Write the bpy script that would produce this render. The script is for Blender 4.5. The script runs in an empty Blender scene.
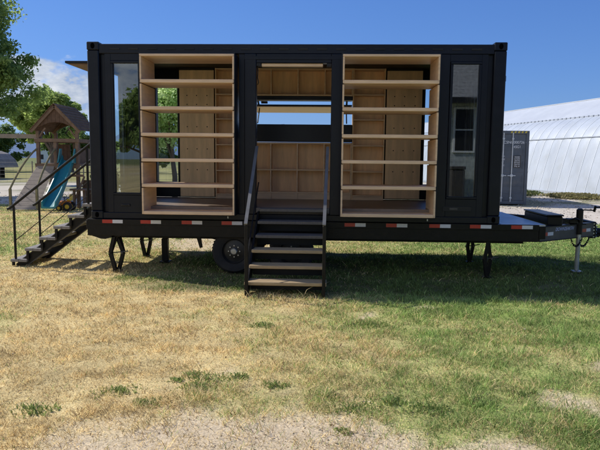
import bpy, bmesh, math, random
import numpy as np
from mathutils import Vector, Matrix
random.seed(7); RNG = np.random.default_rng(11)
scene = bpy.context.scene
C = scene.collection
R = math.radians

# ------------------------------------------------------------------ helpers
class MB:
    """collects shapes in world coordinates; build() links them as ONE mesh object"""
    def __init__(s): s.v = []; s.f = []
    def add(s, vs, fs):
        o = len(s.v); s.v += [tuple(p) for p in vs]; s.f += [tuple(i + o for i in f) for f in fs]; return s
    def box(s, x0, x1, y0, y1, z0, z1, bev=0.0, M=None):
        x0, x1 = min(x0, x1), max(x0, x1); y0, y1 = min(y0, y1), max(y0, y1); z0, z1 = min(z0, z1), max(z0, z1)
        if bev > 0: bev = min(bev, .45*(x1-x0), .45*(y1-y0), .45*(z1-z0))
        if bev <= 0:
            vs = [(x, y, z) for x in (x0, x1) for y in (y0, y1) for z in (z0, z1)]
            fs = [(0,1,3,2),(4,6,7,5),(0,4,5,1),(2,3,7,6),(0,2,6,4),(1,5,7,3)]
        else:
            bm = bmesh.new(); bmesh.ops.create_cube(bm, size=1)
            for v in bm.verts:
                v.co = Vector((x1 if v.co.x > 0 else x0, y1 if v.co.y > 0 else y0, z1 if v.co.z > 0 else z0))
            bmesh.ops.bevel(bm, geom=bm.edges[:], offset=bev, segments=1, affect='EDGES')
            bm.verts.index_update(); vs = [v.co[:] for v in bm.verts]; fs = [[v.index for v in f.verts] for f in bm.faces]; bm.free()
        if M is not None: vs = [tuple(M @ Vector(p)) for p in vs]
        return s.add(vs, fs)
    def bar(s, p0, p1, w, h, up=(0,0,1)):
        """rectangular bar from p0 to p1; w across, h along up"""
        p0, p1 = Vector(p0), Vector(p1); d = (p1-p0).normalized(); a = d.cross(Vector(up))
        if a.length < 1e-4: a = d.cross(Vector((0,1,0)))
        a.normalize(); b = a.cross(d); a = a*w/2; b = b*h/2
        vs = [p0-a-b, p0+a-b, p0+a+b, p0-a+b, p1-a-b, p1+a-b, p1+a+b, p1-a+b]
        return s.add(vs, [(0,1,2,3),(7,6,5,4),(0,4,5,1),(1,5,6,2),(2,6,7,3),(3,7,4,0)])
    def tube(s, pts, r, n=10, cap=True):
        pts = [Vector(p) for p in pts]
        if not isinstance(r, (list, tuple)): r = [r]*len(pts)
        vs = []; fs = []; ref = None
        for i, p in enumerate(pts):
            d = (pts[min(i+1, len(pts)-1)] - pts[max(i-1, 0)]).normalized()
            if ref is None:
                ref = d.cross(Vector((0,0,1)))
                if ref.length < .05: ref = d.cross(Vector((1,0,0)))
            a = (ref - d*ref.dot(d)).normalized(); b = d.cross(a); ref = a
            for k in range(n):
                t = 2*math.pi*k/n; vs.append(p + (a*math.cos(t) + b*math.sin(t))*r[i])
        for i in range(len(pts)-1):
            for k in range(n):
                k2 = (k+1) % n; fs.append((i*n+k, i*n+k2, (i+1)*n+k2, (i+1)*n+k))
        if cap: fs.append(tuple(range(n))[::-1]); fs.append(tuple(range((len(pts)-1)*n, len(pts)*n)))
        return s.add(vs, fs)
    def lathe(s, c, prof, n=32):
        """profile (radius, offset) turned round the Y axis at c"""
        vs = []; fs = []; m = len(prof)
        for k in range(n):
            t = 2*math.pi*k/n
            for (r, o) in prof: vs.append((c[0]+r*math.cos(t), c[1]+o, c[2]+r*math.sin(t)))
        for k in range(n):
            k2 = (k+1) % n
            for j in range(m-1): fs.append((k*m+j, k2*m+j, k2*m+j+1, k*m+j+1))
        return s.add(vs, fs)
    def prism(s, poly, axis, a, b):
        """polygon in the two other axes, extruded along axis from a to b"""
        n = len(poly)
        def P(u, v, t): return {'x': (t,u,v), 'y': (u,t,v), 'z': (u,v,t)}[axis]
        vs = [P(u,v,a) for u,v in poly] + [P(u,v,b) for u,v in poly]
        fs = [tuple(range(n)), tuple(range(2*n-1, n-1, -1))] + [(i, (i+1)%n, n+(i+1)%n, n+i) for i in range(n)]
        return s.add(vs, fs)
    def build(s, name, m, parent=None, origin=None, smooth=False):
        off = Vector(origin) if origin is not None else (WL[parent.name] if parent else Vector((0,0,0)))
        me = bpy.data.meshes.new(name)
        me.from_pydata([(x-off.x, y-off.y, z-off.z) for x, y, z in s.v], [], s.f); me.update()
        if len(s.f) < 20000:
            bm = bmesh.new(); bm.from_mesh(me); bmesh.ops.recalc_face_normals(bm, faces=bm.faces[:]); bm.to_mesh(me); bm.free()
        if smooth:
            me.polygons.foreach_set('use_smooth', [True]*len(me.polygons))
            if hasattr(me, 'set_sharp_from_angle'): me.set_sharp_from_angle(angle=R(40))
        me.materials.append(m)
        o = bpy.data.objects.new(name, me); C.objects.link(o)
        if origin is not None: o.location = origin
        WL[o.name] = off.copy()
        if parent: o.parent = parent
        return o
WL = {}
def tag(o, label, cat, group=None):
    o['label'] = label; o['category'] = cat
    if group: o['group'] = group
    return o
def thing(name, label, cat, loc=(0,0,0), group=None):
    o = bpy.data.objects.new(name, None); C.objects.link(o); o.location = loc; o.empty_display_size = .2
    WL[o.name] = Vector(loc); return tag(o, label, cat, group)

def text_mesh(name, s, size, origin, xdir, updir, m, parent, shear=0, width=None):
    cu = bpy.data.curves.new('t', 'FONT'); cu.body = s; cu.size = size; cu.extrude = .001; cu.shear = shear
    o = bpy.data.objects.new('t', cu); C.objects.link(o)
    dg = bpy.context.evaluated_depsgraph_get(); me0 = o.evaluated_get(dg).to_mesh()
    x = Vector(xdir).normalized(); u = Vector(updir).normalized(); n = x.cross(u)
    k = 1
    if width: k = width / max(v.co.x for v in me0.vertices)
    b = MB(); b.add([tuple(Vector(origin) + x*v.co.x*k + u*v.co.y + n*v.co.z) for v in me0.vertices], [tuple(p.vertices) for p in me0.polygons])
    o.evaluated_get(dg).to_mesh_clear(); bpy.data.objects.remove(o); bpy.data.curves.remove(cu)
    return b.build(name, m, parent)

# ------------------------------------------------------------------ materials
def nodes(name):
    m = bpy.data.materials.new(name); m.use_nodes = True; nt = m.node_tree
    return m, nt, nt.nodes['Principled BSDF'], nt.nodes['Material Output']
def mat(name, col, rough=.5, metal=0, var=.15, scale=6, bump=0, bscale=40, stretch=(1,1,1), spec=.5, col2=None, dirt=None):
    m, nt, b, out = nodes(name); L = nt.links
    tc = nt.nodes.new('ShaderNodeTexCoord'); mp = nt.nodes.new('ShaderNodeMapping'); mp.inputs['Scale'].default_value = stretch
    L.new(tc.outputs['Object'], mp.inputs[0])
    nz = nt.nodes.new('ShaderNodeTexNoise'); nz.inputs['Scale'].default_value = scale; nz.inputs['Detail'].default_value = 6; nz.inputs['Roughness'].default_value = .65
    L.new(mp.outputs[0], nz.inputs[0])
    cr = nt.nodes.new('ShaderNodeValToRGB'); cr.color_ramp.elements[0].position = .3; cr.color_ramp.elements[1].position = .7
    c2 = col2 or tuple(min(1, c*(1+var)) for c in col); c1 = tuple(c*(1-var) for c in col) if not col2 else col
    cr.color_ramp.elements[0].color = (*c1, 1); cr.color_ramp.elements[1].color = (*c2, 1)
    L.new(nz.outputs[0], cr.inputs[0]); last = cr.outputs[0]
    if dirt:
        n2 = nt.nodes.new('ShaderNodeTexNoise'); n2.inputs['Scale'].default_value = dirt[1]; n2.inputs['Detail'].default_value = 8; L.new(tc.outputs['Object'], n2.inputs[0])
        r2 = nt.nodes.new('ShaderNodeValToRGB'); r2.color_ramp.elements[0].position = .5; r2.color_ramp.elements[1].position = .8
        r2.color_ramp.elements[1].color = (dirt[2],)*3 + (1,); L.new(n2.outputs[0], r2.inputs[0])
        mx = nt.nodes.new('ShaderNodeMix'); mx.data_type = 'RGBA'; L.new(r2.outputs[0], mx.inputs[0]); L.new(last, mx.inputs[6]); mx.inputs[7].default_value = (*dirt[0], 1); last = mx.outputs[2]
    L.new(last, b.inputs['Base Color'])
    mr = nt.nodes.new('ShaderNodeMapRange'); mr.inputs[3].default_value = max(0, rough-.1); mr.inputs[4].default_value = min(1, rough+.1)
    L.new(nz.outputs[0], mr.inputs[0]); L.new(mr.outputs[0], b.inputs['Roughness'])
    b.inputs['Metallic'].default_value = metal; b.inputs['Specular IOR Level'].default_value = spec
    if bump:
        nb = nt.nodes.new('ShaderNodeTexNoise'); nb.inputs['Scale'].default_value = bscale; nb.inputs['Detail'].default_value = 5; L.new(mp.outputs[0], nb.inputs[0])
        bp = nt.nodes.new('ShaderNodeBump'); bp.inputs['Strength'].default_value = bump; bp.inputs['Distance'].default_value = .02
        L.new(nb.outputs[0], bp.inputs['Height']); L.new(bp.outputs[0], b.inputs['Normal'])
    return m
def leaf_mat(name, transl=.35, rough=.6, sat=1.0):
    m, nt, b, out = nodes(name); L = nt.links
    at = nt.nodes.new('ShaderNodeAttribute'); at.attribute_name = 'Col'
    L.new(at.outputs['Color'], b.inputs['Base Color']); b.inputs['Roughness'].default_value = rough; b.inputs['Specular IOR Level'].default_value = .25
    tr = nt.nodes.new('ShaderNodeBsdfTranslucent'); L.new(at.outputs['Color'], tr.inputs[0])
    mx = nt.nodes.new('ShaderNodeMixShader'); mx.inputs[0].default_value = transl
    L.new(b.outputs[0], mx.inputs[1]); L.new(tr.outputs[0], mx.inputs[2]); L.new(mx.outputs[0], out.inputs[0]); return m
def glass_mat(name, tint=(.8,.87,.88), boost=.05):
    m, nt, b, out = nodes(name); L = nt.links; nt.nodes.remove(b)
    tr = nt.nodes.new('ShaderNodeBsdfTransparent'); tr.inputs[0].default_value = (*tint, 1)
    gl = nt.nodes.new('ShaderNodeBsdfGlossy'); gl.inputs['Roughness'].default_value = .0; gl.inputs[0].default_value = (.9,.95,.97,1)
    nz = nt.nodes.new('ShaderNodeTexNoise'); nz.inputs['Scale'].default_value = 2.5; nz.inputs['Detail'].default_value = 6; tc = nt.nodes.new('ShaderNodeTexCoord'); L.new(tc.outputs['Object'], nz.inputs[0])
    mr = nt.nodes.new('ShaderNodeMapRange'); mr.inputs[1].default_value = .45; mr.inputs[2].default_value = .8; mr.inputs[3].default_value = 0; mr.inputs[4].default_value = .06; L.new(nz.outputs[0], mr.inputs[0]); L.new(mr.outputs[0], gl.inputs['Roughness'])   # smudges
    
    fr = nt.nodes.new('ShaderNodeFresnel'); fr.inputs[0].default_value = 1.5
    ad = nt.nodes.new('ShaderNodeMath'); ad.operation = 'ADD'; ad.use_clamp = True; ad.inputs[1].default_value = boost; L.new(fr.outputs[0], ad.inputs[0])
    mx = nt.nodes.new('ShaderNodeMixShader'); L.new(ad.outputs[0], mx.inputs[0]); L.new(tr.outputs[0], mx.inputs[1]); L.new(gl.outputs[0], mx.inputs[2]); L.new(mx.outputs[0], out.inputs[0]); return m
def striped(name, ca, cb, scale, axis='z', rough=.6, dist=0):
    """two colours in soft bands across one object axis (planks, siding, shingles)"""
    m, nt, b, out = nodes(name); L = nt.links
    tc = nt.nodes.new('ShaderNodeTexCoord'); sp = nt.nodes.new('ShaderNodeSeparateXYZ'); L.new(tc.outputs['Object'], sp.inputs[0])
    mu = nt.nodes.new('ShaderNodeMath'); mu.operation = 'MULTIPLY'; mu.inputs[1].default_value = scale; L.new(sp.outputs['xyz'.index(axis)], mu.inputs[0])
    fl = nt.nodes.new('ShaderNodeMath'); fl.operation = 'FRACT'; L.new(mu.outputs[0], fl.inputs[0])
    cr = nt.nodes.new('ShaderNodeValToRGB'); e = cr.color_ramp.elements; e[0].position = 0; e[0].color = (*cb, 1); e[1].position = .12; e[1].color = (*ca, 1); L.new(fl.outputs[0], cr.inputs[0])
    nz = nt.nodes.new('ShaderNodeTexNoise'); nz.inputs['Scale'].default_value = 9; nz.inputs['Detail'].default_value = 6; L.new(tc.outputs['Object'], nz.inputs[0])
    mr = nt.nodes.new('ShaderNodeMapRange'); mr.inputs[1].default_value = .3; mr.inputs[2].default_value = .7; mr.inputs[3].default_value = .7; mr.inputs[4].default_value = 1.15; L.new(nz.outputs[0], mr.inputs[0])
    mx = nt.nodes.new('ShaderNodeMix'); mx.data_type = 'RGBA'; mx.blend_type = 'MULTIPLY'; mx.inputs[0].default_value = 1; L.new(cr.outputs[0], mx.inputs[6]); L.new(mr.outputs[0], mx.inputs[7])
    L.new(mx.outputs[2], b.inputs['Base Color']); b.inputs['Roughness'].default_value = rough; b.inputs['Specular IOR Level'].default_value = .12
    bp = nt.nodes.new('ShaderNodeBump'); bp.inputs['Strength'].default_value = .5; bp.inputs['Distance'].default_value = .015; L.new(fl.outputs[0], bp.inputs['Height']); L.new(bp.outputs[0], b.inputs['Normal'])
    return m

M_BLACK = mat('container_paint', (.0035,.0055,.0125), .36, var=.25, scale=3, bump=.05, bscale=25, dirt=((.016,.016,.018), 6, .3), spec=.3)
M_DARK = mat('interior_black', (.006,.006,.007), .6, var=.2)
M_HOLE = mat('casting_shadow', (.0012,.0012,.0015), .9, spec=.05)
M_FLOOR = mat('worn_floor', (.23,.175,.135), .42, var=.2, scale=4, bump=.1)
M_STEEL = mat('black_steel', (.0065,.006,.0058), .45, var=.3, scale=10, bump=.1, bscale=60, dirt=((.03,.025,.018), 9, .3), spec=.25)
M_TONGUE = mat('dusty_grey_steel', (.055,.05,.047), .5, var=.2, scale=9, bump=.1, dirt=((.16,.13,.1), 6, .4))
M_PLY = mat('birch_plywood', (.71,.505,.325), .5, var=.15, scale=2.2, stretch=(1.2,1.2,9), bump=.04, bscale=18)
M_PLYH = mat('birch_plywood_board', (.71,.505,.33), .45, var=.15, scale=2.2, stretch=(1.2,9,9), bump=.04, bscale=18)
M_PLYD = mat('plywood_lining', (.82,.56,.325), .55, var=.16, scale=2, stretch=(6,1,.8), bump=.04, bscale=18)
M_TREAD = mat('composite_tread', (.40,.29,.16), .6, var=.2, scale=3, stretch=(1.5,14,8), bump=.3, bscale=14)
M_TREADSH = mat('shade_dark_tread', (.10,.09,.083), .6, var=.22, scale=3, stretch=(14,1.5,8), bump=.25, bscale=14)  # dark tread copy: shade near the doorway put into the colour
M_TREADS = mat('weathered_grey_tread', (.24,.22,.20), .65, var=.22, scale=3, stretch=(14,1.5,8), bump=.25, bscale=14)
M_RED = mat('red_reflector', (.42,.03,.02), .35, var=.15, scale=80)
M_WHITE = mat('white_reflector', (.62,.62,.64), .35, var=.1, scale=80)
M_RUBBER = mat('tyre_rubber', (.017,.016,.016), .8, var=.25, scale=20, bump=.2, dirt=((.07,.055,.04), 7, .4))
M_RIM = mat('black_wheel', (.02,.02,.02), .4, var=.2)
M_GALV = mat('galvanised_steel', (.42,.43,.42), .4, metal=.7, var=.2, scale=14)
M_RAIL = mat('satin_rail', (.13,.13,.132), .6, metal=0, var=.2, spec=.25)
M_DECK = mat('worn_deck_plate', (.42,.45,.49), .33, metal=.3, var=.3, scale=7, bump=.25, bscale=40, dirt=((.3,.28,.24), 4, .5))
M_LETTER = mat('white_lettering', (.68,.7,.75), .5, var=.1)
M_BLUELET = mat('pale_blue_lettering', (.45,.5,.72), .4, var=.1)
M_GLASS = glass_mat('window_glass', (.74,.84,.85), .15)
M_GLASSD = glass_mat('tinted_glass', (.52,.70,.72), .03)
M_GLASSC = glass_mat('clear_glass', (.9,.94,.94), .0)
M_GREYC = mat('grey_container_paint', (.085,.10,.125), .5, var=.2, scale=2, bump=.05, dirt=((.2,.17,.14), 3, .35))
M_BARW = mat('pale_lock_bar', (.5,.52,.55), .4, metal=.3, var=.15)
M_HAZY = mat('yellow_hazard', (.55,.42,.05), .5)
M_FILM = mat('greenhouse_film', (.42,.46,.52), .42, var=.10, scale=1.2, stretch=(1,1,.35), bump=.3, bscale=4, dirt=((.34,.36,.36), 1.5, .5))
M_FILM2 = mat('greenhouse_roof_film', (.47,.50,.545), .5, var=.06, scale=.8, bump=.05, bscale=3)
M_RIB = mat('white_hoop_strip', (.66,.69,.73), .4, var=.05)
M_SEAM = mat('grey_seam_rail', (.33,.36,.41), .5, var=.15, scale=12)
M_CEDAR = mat('weathered_cedar', (.20,.125,.085), .75, var=.3, scale=5, stretch=(1,1,1), bump=.3)
M_CEDARV = striped('cedar_boards', (.15,.09,.062), (.045,.028,.02), 7.5, 'x')
M_SHING = striped('cedar_shingle_boards', (.20,.125,.085), (.05,.03,.02), 9, 'z', .85)
M_ROPE = mat('yellow_handrail', (.27,.225,.125), .8, var=.3, spec=.1)
M_PALE = mat('bleached_board', (.30,.24,.19), .75, var=.2, scale=5, bump=.2)
M_TEAL = mat('teal_plastic', (.018,.20,.225), .4, var=.08)
M_TOYO = mat('orange_plastic', (.6,.17,.02), .4); M_TOYY = mat('yellow_plastic', (.65,.42,.03), .4)
M_BARK = mat('bark', (.11,.085,.065), .9, var=.4, scale=7, stretch=(3,3,.6), bump=.8, bscale=9)
M_LEAF = leaf_mat('foliage', .6)
M_GRASS = leaf_mat('grass_blades', .42, .75)
M_WIRE = mat('fence_wire', (.16,.16,.16), .5, metal=.5)
M_POSTW = mat('fence_post', (.2,.17,.14), .8, var=.3)
M_SIDING = striped('lap_siding', (.55,.60,.58), (.25,.28,.28), 6.5, 'z', .5)
M_TRIM = mat('white_trim', (.75,.77,.78), .5, var=.05)
M_ROOF = striped('asphalt_shingles', (.30,.31,.31), (.12,.12,.12), 7, 'z', .9)
M_HOUSE = striped('far_house_siding', (.6,.66,.7), (.4,.44,.48), 4, 'z', .6)
M_METALR = mat('galvanised_roof', (.26,.235,.21), .85, spec=.1, var=.25, scale=3)
M_TANW = mat('tan_panel', (.36,.28,.22), .7, var=.2)

# ------------------------------------------------------------------ noise for the ground
def vnoise(x, y, seed):
    xi = np.floor(x).astype(np.int64); yi = np.floor(y).astype(np.int64); fx = x-xi; fy = y-yi
    fx = fx*fx*(3-2*fx); fy = fy*fy*(3-2*fy)
    def h(a, b):
        n = (a*374761393 + b*668265263 + seed*1442695041) & 0x7fffffff
        n = ((n ^ (n >> 13)) * 1274126177) & 0x7fffffff
        return ((n ^ (n >> 16)) & 0xffff)/65535.
    return (h(xi,yi)*(1-fx)+h(xi+1,yi)*fx)*(1-fy) + (h(xi,yi+1)*(1-fx)+h(xi+1,yi+1)*fx)*fy
def fbm(x, y, s, seed, o=4):
    t = 0; a = .5; tot = 0
    for k in range(o): t = t + a*vnoise(x*s*2**k + 17.3*k, y*s*2**k - 9.1*k, seed+k); tot += a; a *= .55
    return t/tot
def sst(a, b, x): t = np.clip((x-a)/(b-a), 0, 1); return t*t*(3-2*t)
def lawn_maps(x, y):
    n1 = fbm(x, y, .55, 3); n2 = fbm(x, y, 1.7, 9); n3 = fbm(x, y, 6, 21, 3)
    # greenness: dry on the left and in front, green on the right, behind the trailer and where the trailer's shadow is painted in
    g = .45 + .31*np.tanh((x-.5)/1.3) + 1.15*(n1-.5) + .75*(n2-.5) + .3*(n3-.5)
    g = g + .16*sst(-1.5, 1.5, y) - .22*sst(-2.2, -4.6, y)*sst(2.5,-.5,x)
    shade = sst(-1.45,-1.0,y)*sst(2.3,1.9,y)*sst(-2.6,-1.6,x)*.2  # extra green that helps darken the painted trailer shadow
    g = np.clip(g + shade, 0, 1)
    # bare soil: wide patch at the bottom of the view, small scattered ones elsewhere
    e = ((x-.25)/1.6)**2 + ((y+5.75)/1.12)**2
    soil = sst(1.4, .25, e + 2.0*(n2-.5) + 1.2*(n3-.5))
    soil = np.maximum(soil, .85*sst(.66, .75, fbm(x+40, y-7, 1.3, 33))*sst(.0,-2.5,y))
    soil = np.maximum(soil, .8*sst(1.3, .4, ((x+1.8)/1.6)**2 + ((y-3.3)/1.3)**2 + (n2-.5)))
    edge = 9.9 - .21*x + 1.6*(n1-.5) + .8*(n2-.5)        # lawn ends here, gravel beyond
    gravel = sst(-.35, .45, y-edge)
    field = sst(-2, 3, y - (27 + .25*np.abs(x) + 8*(n1-.5)))
    weeds = sst(.5,.62, fbm(x, y, .35, 51)) * sst(13,16,y)
    return g, soil, gravel, field, weeds, n1, n2, n3
STRAW = np.array([.65,.51,.25]); GREEN = np.array([.31,.36,.11]); SOIL = np.array([.63,.51,.345]); GRAV = np.array([.58,.52,.44]); FIELD = np.array([.27,.25,.075])
def ground_cols(x, y):
    g, soil, gravel, field, weeds, n1, n2, n3 = lawn_maps(x, y)
    c = STRAW*(1-g[:,None]) + GREEN*g[:,None]
    c = c*(.55 + .8*n3[:,None])
    shadow_mix = (sst(-1.35,-1.0,y)*sst(2.45,2.2,y)*sst(-2.6,-1.2,x))[:,None]*.85; c = c*(1-shadow_mix) + np.array([.10,.10,.05])*shadow_mix  # trailer's shadow painted as a dark tone into the ground colour
    c = c*(1-soil[:,None]) + SOIL*(.85+.3*n2[:,None])*soil[:,None]
    c = c*(1-gravel[:,None]) + GRAV*(.8+.4*n2[:,None])*gravel[:,None]
    w = (weeds*.75)[:,None]; c = c*(1-w) + np.array([.16,.17,.06])*w
    f = (field*sst(-4,-12,x))[:,None]*.9; c = c*(1-f) + FIELD*f
    far = sst(70, 200, np.hypot(x, y))[:,None]; c = c*(1-far) + np.array([.17,.19,.07])*far
    return c

# ------------------------------------------------------------------ ground, hills
def grid_axis(a, b, step, lo, hi):
    xs = list(np.arange(a, b+1e-6, step)); d = step; v = xs[0]; pre = []
    while v > lo: d *= 1.22; v -= d; pre.append(max(v, lo))
    d = step; v = xs[-1]; post = []
    while v < hi: d *= 1.22; v += d; post.append(min(v, hi))
    return np.array(pre[::-1] + xs + post)
gx = grid_axis(-11, 11, .1, -5000, 5000); gy = grid_axis(-7.5, 15, .1, -1500, 6000)
X, Yg = np.meshgrid(gx, gy); xf = X.ravel(); yf = Yg.ravel()
near = np.exp(-(np.hypot(xf, yf-2)/16)**4)
zf = ((fbm(xf, yf, .8, 71)-.5)*.06 + (fbm(xf, yf, 5, 81, 3)-.5)*.012)*near*sst(-.5,-2.0,np.where((yf>-2.2)&(yf<3),-.5+0*yf,-2))
zf = zf - .012
nx, ny = len(gx), len(gy); idx = np.arange(nx*ny).reshape(ny, nx)
faces = np.stack([idx[:-1,:-1], idx[:-1,1:], idx[1:,1:], idx[1:,:-1]], -1).reshape(-1, 4)
def np_mesh(name, verts, faces, cols, m, percorner=False):
    me = bpy.data.meshes.new(name); k = faces.shape[1]
    me.vertices.add(len(verts)); me.vertices.foreach_set('co', verts.astype(np.float32).ravel())
    me.loops.add(faces.size); me.loops.foreach_set('vertex_index', faces.astype(np.int32).ravel())
    me.polygons.add(len(faces)); me.polygons.foreach_set('loop_start', np.arange(0, faces.size, k, dtype=np.int32))
    me.polygons.foreach_set('loop_total', np.full(len(faces), k, dtype=np.int32))
    me.update(calc_edges=True)
    at = me.color_attributes.new('Col', 'FLOAT_COLOR', 'POINT')
    at.data.foreach_set('color', np.c_[cols, np.ones(len(cols))].astype(np.float32).ravel())
    me.materials.append(m); o = bpy.data.objects.new(name, me); C.objects.link(o); return o
mg, nt, b, out = nodes('ground_soil_and_turf'); L = nt.links
at = nt.nodes.new('ShaderNodeAttribute'); at.attribute_name = 'Col'; tc = nt.nodes.new('ShaderNodeTexCoord')
nz = nt.nodes.new('ShaderNodeTexNoise'); nz.inputs['Scale'].default_value = 38; nz.inputs['Detail'].default_value = 9; nz.inputs['Roughness'].default_value = .75; L.new(tc.outputs['Object'], nz.inputs[0])
vo = nt.nodes.new('ShaderNodeTexVoronoi'); vo.inputs['Scale'].default_value = 55; L.new(tc.outputs['Object'], vo.inputs[0])
mr = nt.nodes.new('ShaderNodeMapRange'); mr.inputs[1].default_value = .28; mr.inputs[2].default_value = .72; mr.inputs[3].default_value = .55; mr.inputs[4].default_value = 1.35; L.new(nz.outputs[0], mr.inputs[0])
mx = nt.nodes.new('ShaderNodeMix'); mx.data_type = 'RGBA'; mx.blend_type = 'MULTIPLY'; mx.inputs[0].default_value = 1; L.new(at.outputs['Color'], mx.inputs[6]); L.new(mr.outputs[0], mx.inputs[7])
L.new(mx.outputs[2], b.inputs['Base Color']); b.inputs['Roughness'].default_value = .95; b.inputs['Specular IOR Level'].default_value = .1
ad = nt.nodes.new('ShaderNodeMath'); ad.operation = 'ADD'; L.new(nz.outputs[0], ad.inputs[0]); L.new(vo.outputs['Distance'], ad.inputs[1])
bp = nt.nodes.new('ShaderNodeBump'); bp.inputs['Strength'].default_value = .35; bp.inputs['Distance'].default_value = .015; L.new(ad.outputs[0], bp.inputs['Height']); L.new(bp.outputs[0], b.inputs['Normal'])
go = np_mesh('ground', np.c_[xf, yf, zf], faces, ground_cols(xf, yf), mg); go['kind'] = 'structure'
go.data.polygons.foreach_set('use_smooth', [True]*len(go.data.polygons))
def gz(x, y):
    i = np.clip(np.searchsorted(gx, x)-1, 0, nx-2); j = np.clip(np.searchsorted(gy, y)-1, 0, ny-2)
    return zf[idx[j, i]]

# hills on the horizon to the left, bluish with distance
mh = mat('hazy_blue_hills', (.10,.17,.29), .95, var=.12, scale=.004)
hb = MB(); N = 90
for i in range(N+1):
    a = R(-80 + 95*i/N); d = 4200
    h = (90 + 290*float(fbm(np.array([i*.13]), np.array([2.]), 1, 5)[0]))*min(1, (N-i)/18+.12)
    for k, (dd, zz) in enumerate(((0,-5),(350,h*.45),(800,h))):
        hb.v.append((math.sin(a)*(d+dd), math.cos(a)*(d+dd), zz))
for i in range(N):
    for k in range(2): p = i*3+k; hb.f.append((p, p+3, p+4, p+1))
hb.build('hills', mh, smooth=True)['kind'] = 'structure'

# ------------------------------------------------------------------ grass (uncountable) and clods
def blades(n, x0, x1, ymin, ymax, hgt, wid, tuft=None):
    # more blades near the camera: sample in inverse distance
    u = RNG.random(n); zc0, zc1 = ymin+8.7, ymax+8.7
    zc = zc0*(zc1/zc0)**u if tuft is None else None
    y = zc-8.7; half = .60*zc + 2.6; x = .35 + (RNG.random(n)*2-1)*half - .04*zc
    return x, y, zc
def grass_object(name, n, ymin, ymax, seed):
    x, y, zc = blades(n, 0, 0, ymin, ymax, 0, 0)
    g, soil, gravel, field, weeds, n1, n2, n3 = lawn_maps(x, y)
    clump = fbm(x, y, 4.5, 91, 3)
    keep = RNG.random(n) < np.clip((1-soil*.74)*(1-gravel)*np.clip(.25+1.5*clump*(.55+.7*g),0,1), 0, 1)
    x, y, zc, g, n3, clump = x[keep], y[keep], zc[keep], g[keep], n3[keep], clump[keep]; n = len(x)
    isg = RNG.random(n) < np.clip(g*1.15-.02, .03, .95)
    col = np.where(isg[:,None], np.array([.335,.455,.145]), np.array([.80,.64,.335]))
    trailer_shadow = sst(-1.35,-1.0,y)*sst(2.45,2.2,y)*sst(-2.6,-1.2,x)      # trailer's shadow painted in as more and deeper green blades
    isg = isg | (RNG.random(n) < trailer_shadow*.8); col = np.where(isg[:,None], np.array([.335,.455,.145]), np.array([.80,.64,.335]))
    deep = isg & (RNG.random(n) < .28 + .6*trailer_shadow); col = np.where(deep[:,None], np.array([.155,.215,.06]), col)
    brown = (~isg) & (RNG.random(n) < .22); col = np.where(brown[:,None], np.array([.34,.23,.11]), col)
    cl2 = fbm(x, y, 11, 95, 2); col = col*(.7+.6*RNG.random((n,1)))*(.55+.9*cl2)[:,None]
    h = (.014 + .024*RNG.random(n)**1.5 + .013*g)*(.35+1.9*clump**1.6)*(.7+.7*cl2); tall = RNG.random(n) < .02; h = np.where(tall, h*2.0+.015, h)
    w = (.0016 + .0011*RNG.random(n))*np.clip(zc/4.5, 1, 4)
    th = RNG.random(n)*2*np.pi; ph = RNG.random(n)*2*np.pi; lean = h*(.5+1.3*RNG.random(n))
    lean = np.where(isg, lean*.75, lean*1.25)
    ax, ay = np.cos(th)*w, np.sin(th)*w
    z0 = gz(x, y) - .004
    p0 = np.c_[x-ax, y-ay, z0]; p1 = np.c_[x+ax, y+ay, z0]
    mx_, my_ = np.cos(ph)*lean, np.sin(ph)*lean
    p2 = np.c_[x+ax*.7+mx_*.4, y+ay*.7+my_*.4, z0+h*.7]; p3 = np.c_[x-ax*.7+mx_*.4, y-ay*.7+my_*.4, z0+h*.7]
    p4 = np.c_[x+mx_, y+my_, z0+h]
    V = np.stack([p0,p1,p2,p3,p4],1).reshape(-1,3); k = np.arange(n)*5
    F = np.concatenate([np.c_[k,k+1,k+2], np.c_[k,k+2,k+3], np.c_[k+3,k+2,k+4]])
    o = np_mesh(name, V, F, np.repeat(col, 5, 0), M_GRASS); o['kind'] = 'stuff'; return o
grass_object('grass', 640000, -5.9, 12.5, 1)

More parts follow.
